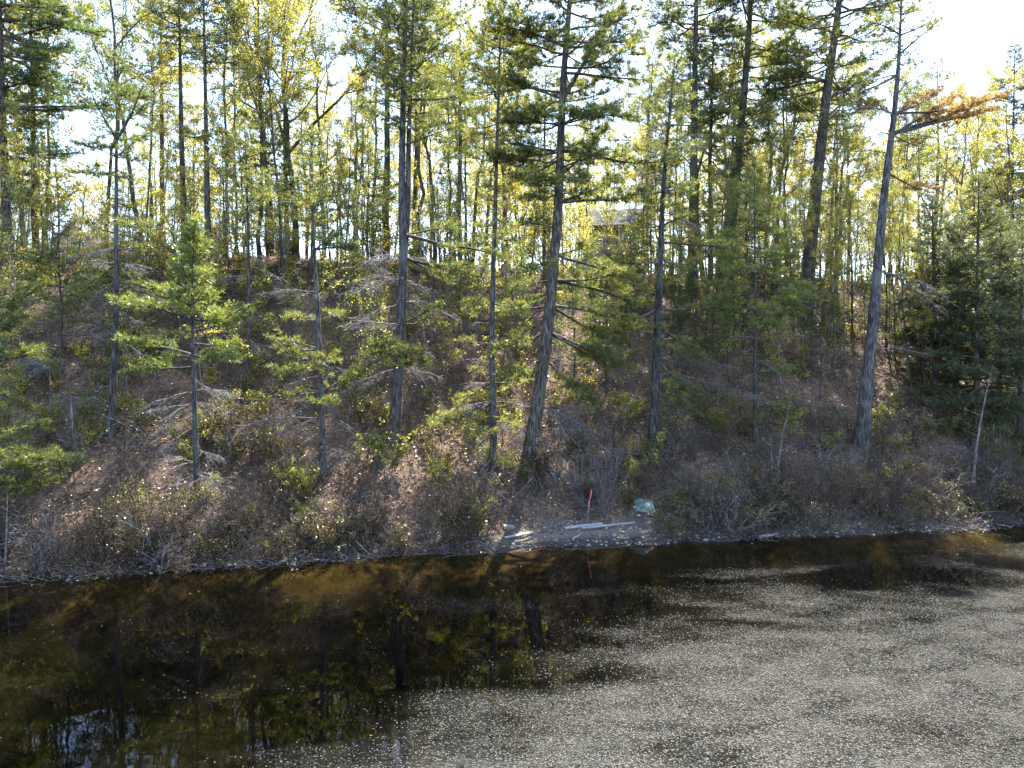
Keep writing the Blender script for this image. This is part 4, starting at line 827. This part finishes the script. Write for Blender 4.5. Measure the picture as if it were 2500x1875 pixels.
for i, (px, py) in enumerate(big):
    p = hit(px, py); s_ = rb.uniform(.04, .085); o = obj('stone', stones[i % 5], M['stone'], None, (p[0], p[1], p[2] + s_ * .25)); o.scale = (s_ * rb.uniform(.9, 1.4), s_, s_ * rb.uniform(.8, 1.1)); o.rotation_euler = (0, 0, rb.uniform(0, 6.28))
    tag(o, 'rounded pale stone lying on the gravel at the water line', 'stone', 'stones on the shore')

# tangled brush that nobody could count along the lower bank
n = 12500; bx_ = rng.uniform(-28, 34, n); bu = np.where(rng.random(n) < .3, rng.uniform(-.1, 1.3, n), .02 + rng.gamma(1.8, 1.4, n)); kp = (bu < 8) & ~((bx_ > -.6) & (bx_ < 5.5) & (bu < 2.0)) & (fbm(bx_ * .6, bu * .6, 61) > .36); bx_, bu = bx_[kp], bu[kp]
A_ = np.stack([bx_, bu + np.interp(bx_, SX, SY), np.zeros(len(bx_))], 1); A_[:, 2] = ter(A_[:, 0], A_[:, 1]) - .03
q = rng.normal(size=A_.shape) * [1, .8, .35] + [0, -.25, .75]; L_ = rng.gamma(3, .22, len(A_))[:, None] + .2; B_ = A_ + unit(q) * L_; Mi = (A_ + B_) / 2 + rng.normal(0, .1, A_.shape) * L_
B_[:, 2] = np.maximum(B_[:, 2] - L_[:, 0] * .12, ter(B_[:, 0], B_[:, 1]) + .03); Mi[:, 2] = np.maximum(Mi[:, 2], ter(Mi[:, 0], Mi[:, 1]) + .03)
tb = Tubes(); h_ = len(A_) // 2; tb.add_many(np.stack([A_, Mi, B_], 1)[:h_], np.array([[.009, .006, .003]]), 3); tb2 = Tubes(); tb2.add_many(np.stack([A_, Mi, B_], 1)[h_:], np.array([[.009, .007, .003]]), 3)
br = tag(obj('brush', mesh_from('brush', tb.groups(), True), M['twig']), 'tangle of brown brush twigs along the lower bank', 'brush', kind='stuff')
tag(obj('dead_brush', mesh_from('dead_brush', tb2.groups(), True), M['dead']), 'tangle of pale dead twigs along the lower bank', 'brush', kind='stuff')
tl = Twigs(); tl.add_many(Mi[::2], B_[::2]); tag(obj('brush_leaves', mesh_from('brush_leaves', [tl.leaves(14, .06, rng)]), M['leaf_olive']), 'tiny olive spring leaves on the shore brush', 'brush', kind='stuff')
# low growth on the leaf-strewn slope
n = 10000; bx_ = rng.uniform(-36, 44, n); bu = rng.uniform(5.5, 21.5, n); kp = fbm(bx_ * .45 + 7, bu * .45, 64) > .44; bx_, bu = bx_[kp], bu[kp]
A_ = np.stack([bx_, bu + np.interp(bx_, SX, SY), np.zeros(len(bx_))], 1); A_[:, 2] = ter(A_[:, 0], A_[:, 1]) - .02
L_ = rng.gamma(3, .16, len(A_))[:, None] + .15; B_ = A_ + unit(rng.normal(size=A_.shape) * [.7, .7, .3] + [0, -.15, .9]) * L_
tb = Tubes(); tb.add_many(np.stack([A_, B_], 1), np.array([[.007, .003]]), 3)
tag(obj('undergrowth', mesh_from('undergrowth', tb.groups(), True), M['twig']), 'thin stems of low undergrowth over the slope', 'undergrowth', kind='stuff')
tl = Twigs(); kk = rng.random(len(A_)) < .55; tl.add_many((A_ * .5 + B_ * .5)[kk], B_[kk]); tag(obj('undergrowth_leaves', mesh_from('undergrowth_leaves', [tl.leaves(20, .085, rng, .1, .1)]), M['leaf_yellow']), 'small yellow-green leaves of low undergrowth over the slope', 'undergrowth', kind='stuff')
# ------------------------------------------------------------------ floating petals and pollen on the pond
n = 1600000
fx = rng.uniform(-24, 30, n); fy = rng.uniform(8.5, 34, n); ok = fy < np.interp(fx, SX, SY) - .25; fx, fy = fx[ok], fy[ok]
D, ppx, ppy = raft(fx, fy)
kp = rng.random(len(fx)) < D; fx, fy = fx[kp], fy[kp]
tag(obj('floating_petals', mesh_from('floating_petals', [flecks(np.stack([fx, fy, .004 + rng.random(len(fx)) * .006], 1), .028, rng)]), M['flecks']), 'pale petals and pollen flecks floating on the sunlit pond', 'floating petals', kind='stuff')
print('flecks', len(fx))

# ------------------------------------------------------------------ things on the shore
def plank(pa, pb, w, th, name, label, mat='driftwood', lift=.03, cat='plank', roll=0.0):
    a, b = hit(*pa), hit(*pb); L = float(np.linalg.norm(b - a)); v, f = box_group(-w / 2, w / 2, -th / 2, th / 2, 0, L)
    nseg = 8; vs = []; 
    for k in range(nseg + 1):
        z = L * k / nseg; j = .006
        for (x, y) in ((-w / 2, -th / 2), (w / 2, -th / 2), (w / 2, th / 2), (-w / 2, th / 2)):
            vs.append([x + rng.normal(0, j), y + rng.normal(0, j * .5), z + (rng.normal(0, .02) if k in (0, nseg) else 0)])
    fs = [[k * 4 + q, k * 4 + (q + 1) % 4, k * 4 + 4 + (q + 1) % 4, k * 4 + 4 + q] for k in range(nseg) for q in range(4)] + [[3, 2, 1, 0], [nseg * 4 + q for q in range(4)]]
    o = obj(name, mesh_from(name, [(np.array(vs), np.array(fs))]), M[mat]); o.location = (a[0], a[1], a[2] + lift)
    q = Vector(b - a).normalized(); o.rotation_mode = 'QUATERNION'
    zx = q; yy = Vector((0, 0, 1)) - zx * zx.z; yy.normalize(); xx = yy.cross(zx)
    from mathutils import Matrix, Quaternion
    m = Matrix((xx, yy, zx)).transposed(); o.rotation_quaternion = m.to_quaternion() @ Quaternion((0, 0, 1), roll)
    return tag(o, label, cat)
plank((1381, 1294), (1471, 1284), .13, .05, 'plank', 'short wide weathered plank lying behind the long thin pole on the gravel', lift=.07, roll=.5)
plank((1421, 1299), (1551, 1281), .075, .05, 'plank', 'longest weathered plank slanting across the gravel below pink stake', lift=.08, roll=.4)
plank((1231, 1317), (1303, 1306), .09, .05, 'plank', 'weathered plank nearest the water left of the long planks', lift=.05, roll=.5)
o = plank((1229, 1291), (1254, 1293), .15, .12, 'block', 'small whitish rectangular block on the shore at left end of gravel', lift=.08, cat='block', roll=.3)
fallen(1395, 1322, 1424, 1306, .05, 'grey curved driftwood piece on the gravel below the planks', 81, False, 'driftwood', .05, 'driftwood')
fallen(1520, 1322, 1565, 1316, .03, 'dark thin driftwood stick on gravel right of the planks', 82, False, 'twig', .04, 'driftwood')
fallen(1852, 1313, 1900, 1308, .07, 'grey driftwood log at water line on the right shore', 83, False, 'driftwood', .04, 'driftwood')
fallen(2376, 1271, 2472, 1291, .035, 'long white stick slanting into water at the right shore', 84, False, 'driftwood', .06, 'driftwood')
fallen(2170, 1290, 2260, 1283, .03, 'pale thin branch lying along the right shore', 85, True, 'dead', .06)
fallen(1541, 1265, 1558, 1271, .02, 'short white stick on the ground below the green tarp', 86, False, 'driftwood', .03, 'driftwood')
fallen(2100, 1250, 2190, 1240, .025, 'thin pale stick on the bank below the half-dead pine', 87, True, 'dead', .06)
fallen(620, 1325, 585, 1300, .02, 'thin pale stick leaning on the left gravel', 88, True, 'dead', .06)

M['tarp'] = plain_mat('tarp', (.12, .21, .17), (.27, .35, .31), 9, .5, .6, spec=.5)
M['white_scrap'] = plain_mat('white_scrap', (.55, .57, .62), (.75, .76, .8), 6, .6)
p = hit(1572, 1240); g = 15; gx, gy = np.meshgrid(np.linspace(-1, 1, g), np.linspace(-1, 1, g))
r_ = np.maximum(np.abs(gx * .9 + gy * .25), np.abs(gy)); hz = .20 * np.clip(1 - r_ * 1.02, 0, 1) ** .85 + .05 * (fbm(gx * 3 + 5, gy * 3 + 5, 90) - .4) * (r_ < .97)
vx = gx * .42 + .05 * (fbm(gx * 2, gy * 2, 91) - .5); vy = gy * .36 + .05 * (fbm(gx * 2 + 4, gy * 2, 92) - .5); vz = ter(p[0] + vx, p[1] + vy) - p[2] + hz + .03
i_ = np.arange(g - 1)[:, None] * g + np.arange(g - 1)[None]; tf = np.stack([i_, i_ + 1, i_ + g + 1, i_ + g], -1).reshape(-1, 4)
tr_ = thing('tarp', p, 'crumpled pale green tarp heaped on the bank above the gravel', 'tarp'); tv = np.stack([vx, vy, vz], -1).reshape(-1, 3)
so = obj('sheet', mesh_from('sheet', [(tv, tf)]), M['tarp'], tr_); md = so.modifiers.new('thickness', 'SOLIDIFY'); md.thickness = .008
c = np.array([[.0, -.2, 0], [.10, -.22, 0], [.15, -.1, 0], [.08, -.03, 0], [.03, -.1, 0]]); c[:, 2] = [float(np.interp(0, [0], [0]))] * 5
def drape(pts, lift):
    out = []
    for x, y, _ in pts:
        k = np.argmin((vx - x) ** 2 + (vy - y) ** 2); out.append([x, y, vz.ravel()[k] + lift])
    return np.array(out)
cc = drape(c, .035); top_ = np.concatenate([cc, cc - [0, 0, .02]]); obj('white_patch', mesh_from('white_patch', [(top_[:5], np.array([[0, 1, 2, 3, 4]])), (top_, np.array([[k, 5 + k, 5 + (k + 1) % 5, (k + 1) % 5] for k in range(5)]))]), M['white_scrap'], tr_)
for k, (px, py, lb) in enumerate([(1551, 1241, 'torn white plastic scrap at the left corner of the green tarp'), (1561, 1247, 'crumpled white plastic scrap just below the green tarp'), (1559, 1262, 'small white paper scrap farther below the green tarp')]):
    p = hit(px, py); w = iv2 * (1 + .35 * (fbm(iv2[:, 0] * 2 + k * 3, iv2[:, 1] * 2 + iv2[:, 2] * 2, 95 + k, 2)[:, None] - .5) * 2) * np.array([.10, .07, .045]); o = obj('plastic_scrap', mesh_from('plastic_scrap', [(w, if2)]), M['white_scrap'], None, (p[0], p[1], p[2] + .03)); o.rotation_euler = (0, .2, k * 1.1); tag(o, lb, 'scrap')
# pink-marked stake
M['pink'] = plain_mat('pink_tape', (.62, .10, .19), (.74, .17, .27), 5, .6, .1)
M['orange'] = plain_mat('orange_tape', (.8, .12, .03), (.9, .2, .05), 5, .6, .1)
p = hit(1434, 1279); d = p[1]; st = thing('survey_stake', p, 'thin stake with two hot pink tape bands standing on the gravel shore', 'stake')
pl = [np.array([0, 0, -.15])] + [W(px, py, d) - p for px, py in ((1435, 1255), (1438, 1232), (1441, 1212), (1444, 1196))]
tb = Tubes(); tb.add(smooth_path(pl, 10), np.linspace(.024, .018, 10), 8); obj('pole', mesh_from('pole', tb.groups(), True), M['bark_grey'], st)
for (a, b) in (((1441.2, 1217), (1444.2, 1196)), ((1437.2, 1238), (1439.8, 1221))):
    tb = Tubes(); tb.add(np.linspace(W(*a, d) - p, W(*b, d) - p, 4), np.array([.027, .029, .028, .026]), 8); obj('tape_band', mesh_from('tape_band', tb.groups(), True), M['pink'], st)
p = hit(124, 985); d = p[1]; st = thing('flagged_stem', p, 'grey stem with orange ribbon on the left slope under a dead twig fan', 'stake')
tb = Tubes(); tb.add(smooth_path([np.array([0, 0, -.1]), W(123, 950, d) - p, W(122, 900, d) - p], 8), np.linspace(.03, .02, 8), 6); obj('stem', mesh_from('stem', tb.groups(), True), M['bark_grey'], st)
tb = Tubes(); tb.add(np.linspace(W(126, 940, d) - p, W(126, 930, d) - p, 3), np.array([.035, .045, .03]), 6); obj('ribbon', mesh_from('ribbon', tb.groups(), True), M['orange'], st)
tb = Tubes(); rg = np.random.default_rng(77)
for k in range(7): dead_bough(tb, W(122, 905, d) - p, W(122 + rg.uniform(-75, 45), 900 + rg.uniform(-35, 15), d + rg.normal(0, .8)) - p, .018, rg, 1.6, -.1, .5)
obj('dead_twigs', mesh_from('dead_twigs', tb.groups(), True), M['dead'], st)

# ------------------------------------------------------------------ the two houses behind the ridge
M['siding_tan'] = plain_mat('siding_tan', (.34, .30, .26), (.44, .39, .34), 3, .8, .2, (1, 1, 12))
M['siding_brown'] = plain_mat('siding_brown', (.30, .28, .26), (.40, .375, .35), 3, .8, .2, (1, 1, 12))
M['roof_grey'] = plain_mat('roof_grey', (.075, .077, .083), (.115, .117, .125), 8, 1.0, .4, spec=0.0)
M['trim_white'] = plain_mat('trim_white', (.70, .72, .74), (.8, .81, .82), 4, .6, .05)
M['deck_wood'] = plain_mat('deck_wood', (.17, .135, .10), (.27, .22, .165), 6, .8, .2)
M['glass'], nt, out = new_mat('glass'); q_ = N(nt, 'ShaderNodeBsdfPrincipled'); q_.inputs[0].default_value = (.03, .035, .04, 1); q_.inputs['Roughness'].default_value = .06; nt.links.new(q_.outputs[0], out.inputs[0])
def window(par, x0, x1, y, z0, z1, mull=1):
    wnd = obj('window', mesh_from('window', [box_group(x0, x1, y - .05, y - .003, z0, z0 + .09), box_group(x0, x1, y - .05, y - .003, z1 - .09, z1), box_group(x0, x0 + .09, y - .047, y - .003, z0 + .092, z1 - .092), box_group(x1 - .09, x1, y - .047, y - .003, z0 + .092, z1 - .092)]), M['trim_white'], par)
    obj('pane', mesh_from('pane', [box_group(x0 + .092, x1 - .092, y - .02, y - .006, z0 + .092, z1 - .092)]), M['glass'], wnd)
    for k in range(mull):
        xm = x0 + (x1 - x0) * (k + 1) / (mull + 1); obj('mullion', mesh_from('mullion', [box_group(xm - .025, xm + .025, y - .04, y - .022, z0 + .092, z1 - .092)]), M['trim_white'], wnd)
# left: gable end facing the pond with a lower wing
d = 80.0; k_ = d / F_PX; ax, _, az = W(183, 542, d); gz = float(ter(ax, d)) - .3; ez = W(183, 587, d)[2]; hw = 51 * k_
h = thing('house', (ax, d, gz), 'tan gabled house with pale trim behind trees at the left ridge', 'house'); az -= gz; ez -= gz
gv = np.array([[-hw, 0, 0], [hw, 0, 0], [hw, 0, ez], [0, 0, az], [-hw, 0, ez], [-hw, 9, 0], [hw, 9, 0], [hw, 9, ez], [0, 9, az], [-hw, 9, ez]])
obj('wall', mesh_from('wall', [(gv, np.array([[0, 1, 6, 5], [1, 2, 7, 6], [4, 0, 5, 9], [0, 4, 2, 1], [5, 6, 7, 9]])), (gv, np.array([[4, 3, 2], [9, 7, 8]]))]), M['siding_tan'], h)
def slab(a, b, c, d_, th):
    v = np.array([a, b, c, d_], float); return np.concatenate([v, v + [0, 0, th]]), np.array([[3, 2, 1, 0], [4, 5, 6, 7], [0, 1, 5, 4], [1, 2, 6, 5], [2, 3, 7, 6], [3, 0, 4, 7]])
sl = (az - ez) / hw; ov = .45
rf = obj('roof', mesh_from('roof', [slab((-hw - ov, -.5, ez - sl * ov + .01), (0, -.5, az + .01), (0, 9.4, az + .01), (-hw - ov, 9.4, ez - sl * ov + .01), .16), slab((0.001, -.5, az + .01), (hw + ov, -.5, ez - sl * ov + .01), (hw + ov, 9.4, ez - sl * ov + .01), (0.001, 9.4, az + .01), .16)]), M['roof_grey'], h)
for s in (-1, 1): obj('rake_board', mesh_from('rake_board', [slab((s * (hw + ov), -.56, ez - sl * ov - .12), (s * .01, -.56, az - .12), (s * .01, -.503, az - .12), (s * (hw + ov), -.503, ez - sl * ov - .12), .26)]), M['trim_white'], rf)
obj('belt_trim', mesh_from('belt_trim', [box_group(-hw, hw, -.05, -.003, ez - 1.85, ez - 1.65)]), M['trim_white'], h)
window(h, -1.0, -.2, 0, ez - 1.3, ez - .1); window(h, .3, 1.1, 0, ez - 1.3, ez - .1); window(h, -1.3, 0, 0, ez - 3.8, ez - 2.3)
x1 = hw + 105 * k_; we = W(183, 592, d)[2] - gz
obj('wing_wall', mesh_from('wing_wall', [box_group(hw + .002, x1, 1.0, 8, 0, we)]), M['siding_tan'], h)
obj('wing_roof', mesh_from('wing_roof', [slab((hw + .01, .5, we - .05), (x1 + .4, .5, we - .05), (x1 + .4, 4.5, we + 1.0), (hw + .01, 4.5, we + 1.0), .14), slab((hw + .01, 4.501, we + 1.0), (x1 + .4, 4.501, we + 1.0), (x1 + .4, 8.5, we - .05), (hw + .01, 8.5, we - .05), .14)]), M['roof_grey'], h)
window(h, hw + .5, hw + 1.7, 1.0, we - 2.3, we - .7); window(h, hw + 2.6, hw + 3.8, 1.0, we - 2.3, we - .7); 
obj('door', mesh_from('door', [box_group(hw + 1.85, hw + 2.4, .95, .997, we - 3.0, we - .7)]), M['trim_white'], h)
# right: house with low grey roof and deck
d = 57.0; k_ = d / F_PX; ax = W(1490, 600, d)[0]; gz = float(ter(ax, d)) - .3; ez = W(1490, 547, d)[2] - gz; rz_ = ez + 1.75; hw = 62 * k_
h = thing('house', (ax, d, gz), 'brown house with low grey roof and deck behind the right ridge trees', 'house'); h.rotation_euler = (0, 0, -.2)
obj('wall', mesh_from('wall', [box_group(-hw, hw, 0, 7, 0, ez)]), M['siding_brown'], h)
gab = np.array([[-hw, 0, ez], [-hw, 7, ez], [-hw, 3.5, rz_], [hw, 0, ez], [hw, 7, ez], [hw, 3.5, rz_]])
obj('gable', mesh_from('gable', [(gab, np.array([[0, 2, 1], [3, 4, 5]]))]), M['siding_brown'], h)
sl = (rz_ - ez) / 3.5
rf = obj('roof', mesh_from('roof', [slab((-hw - .5, -.7, ez - .7 * sl + .02), (hw + .5, -.7, ez - .7 * sl + .02), (hw + .5, 3.5, rz_ + .02), (-hw - .5, 3.5, rz_ + .02), .14), slab((-hw - .5, 3.501, rz_ + .02), (hw + .5, 3.501, rz_ + .02), (hw + .5, 7.7, ez - .7 * sl + .02), (-hw - .5, 7.7, ez - .7 * sl + .02), .14)]), M['roof_grey'], h)
obj('fascia', mesh_from('fascia', [box_group(-hw - .5, hw + .5, -.76, -.703, ez - .7 * sl - .14, ez - .7 * sl + .15)]), M['bark_dark'], rf)
window(h, -.35, .75, 0, ez - 1.75, ez - .45); window(h, .95, 1.75, 0, ez - 1.75, ez - .45); window(h, -1.6, -.6, 0, ez - 1.75, ez - .45)
window(h, -hw + .1, -hw + .75, 0, ez - 3.2, ez - 1.95, 0)
dk = ez - 2.75
deck = obj('deck', mesh_from('deck', [box_group(-.4, hw + .7, -2.2, -.06, dk, dk + .15)]), M['deck_wood'], h)
for k in range(5): xx = -.35 + (hw + .95) * k / 4; obj('post', mesh_from('post', [box_group(xx, xx + .12, -2.19, -2.07, -1.2, dk - .003), box_group(xx, xx + .12, -2.19, -2.07, dk + .153, dk + 1.0)]), M['deck_wood'], deck)
obj('rail', mesh_from('rail', [box_group(-.4, hw + .7, -2.22, -2.04, dk + 1.003, dk + 1.07)]), M['deck_wood'], deck)
for k in range(22): xx = -.3 + (hw + .9) * (k + .5) / 22; obj('baluster', mesh_from('baluster', [box_group(xx, xx + .04, -2.15, -2.11, dk + .153, dk + .998)]), M['deck_wood'], deck)
for st_ in (bare, olive, seed_): st_.finish()
tris = sum(sum(len(p.vertices) - 2 for p in m.polygons) for m in bpy.data.meshes if len(m.polygons) < 5000) + sum(len(m.loops) - 2 * len(m.polygons) for m in bpy.data.meshes if len(m.polygons) >= 5000)
print('TRIS', tris)
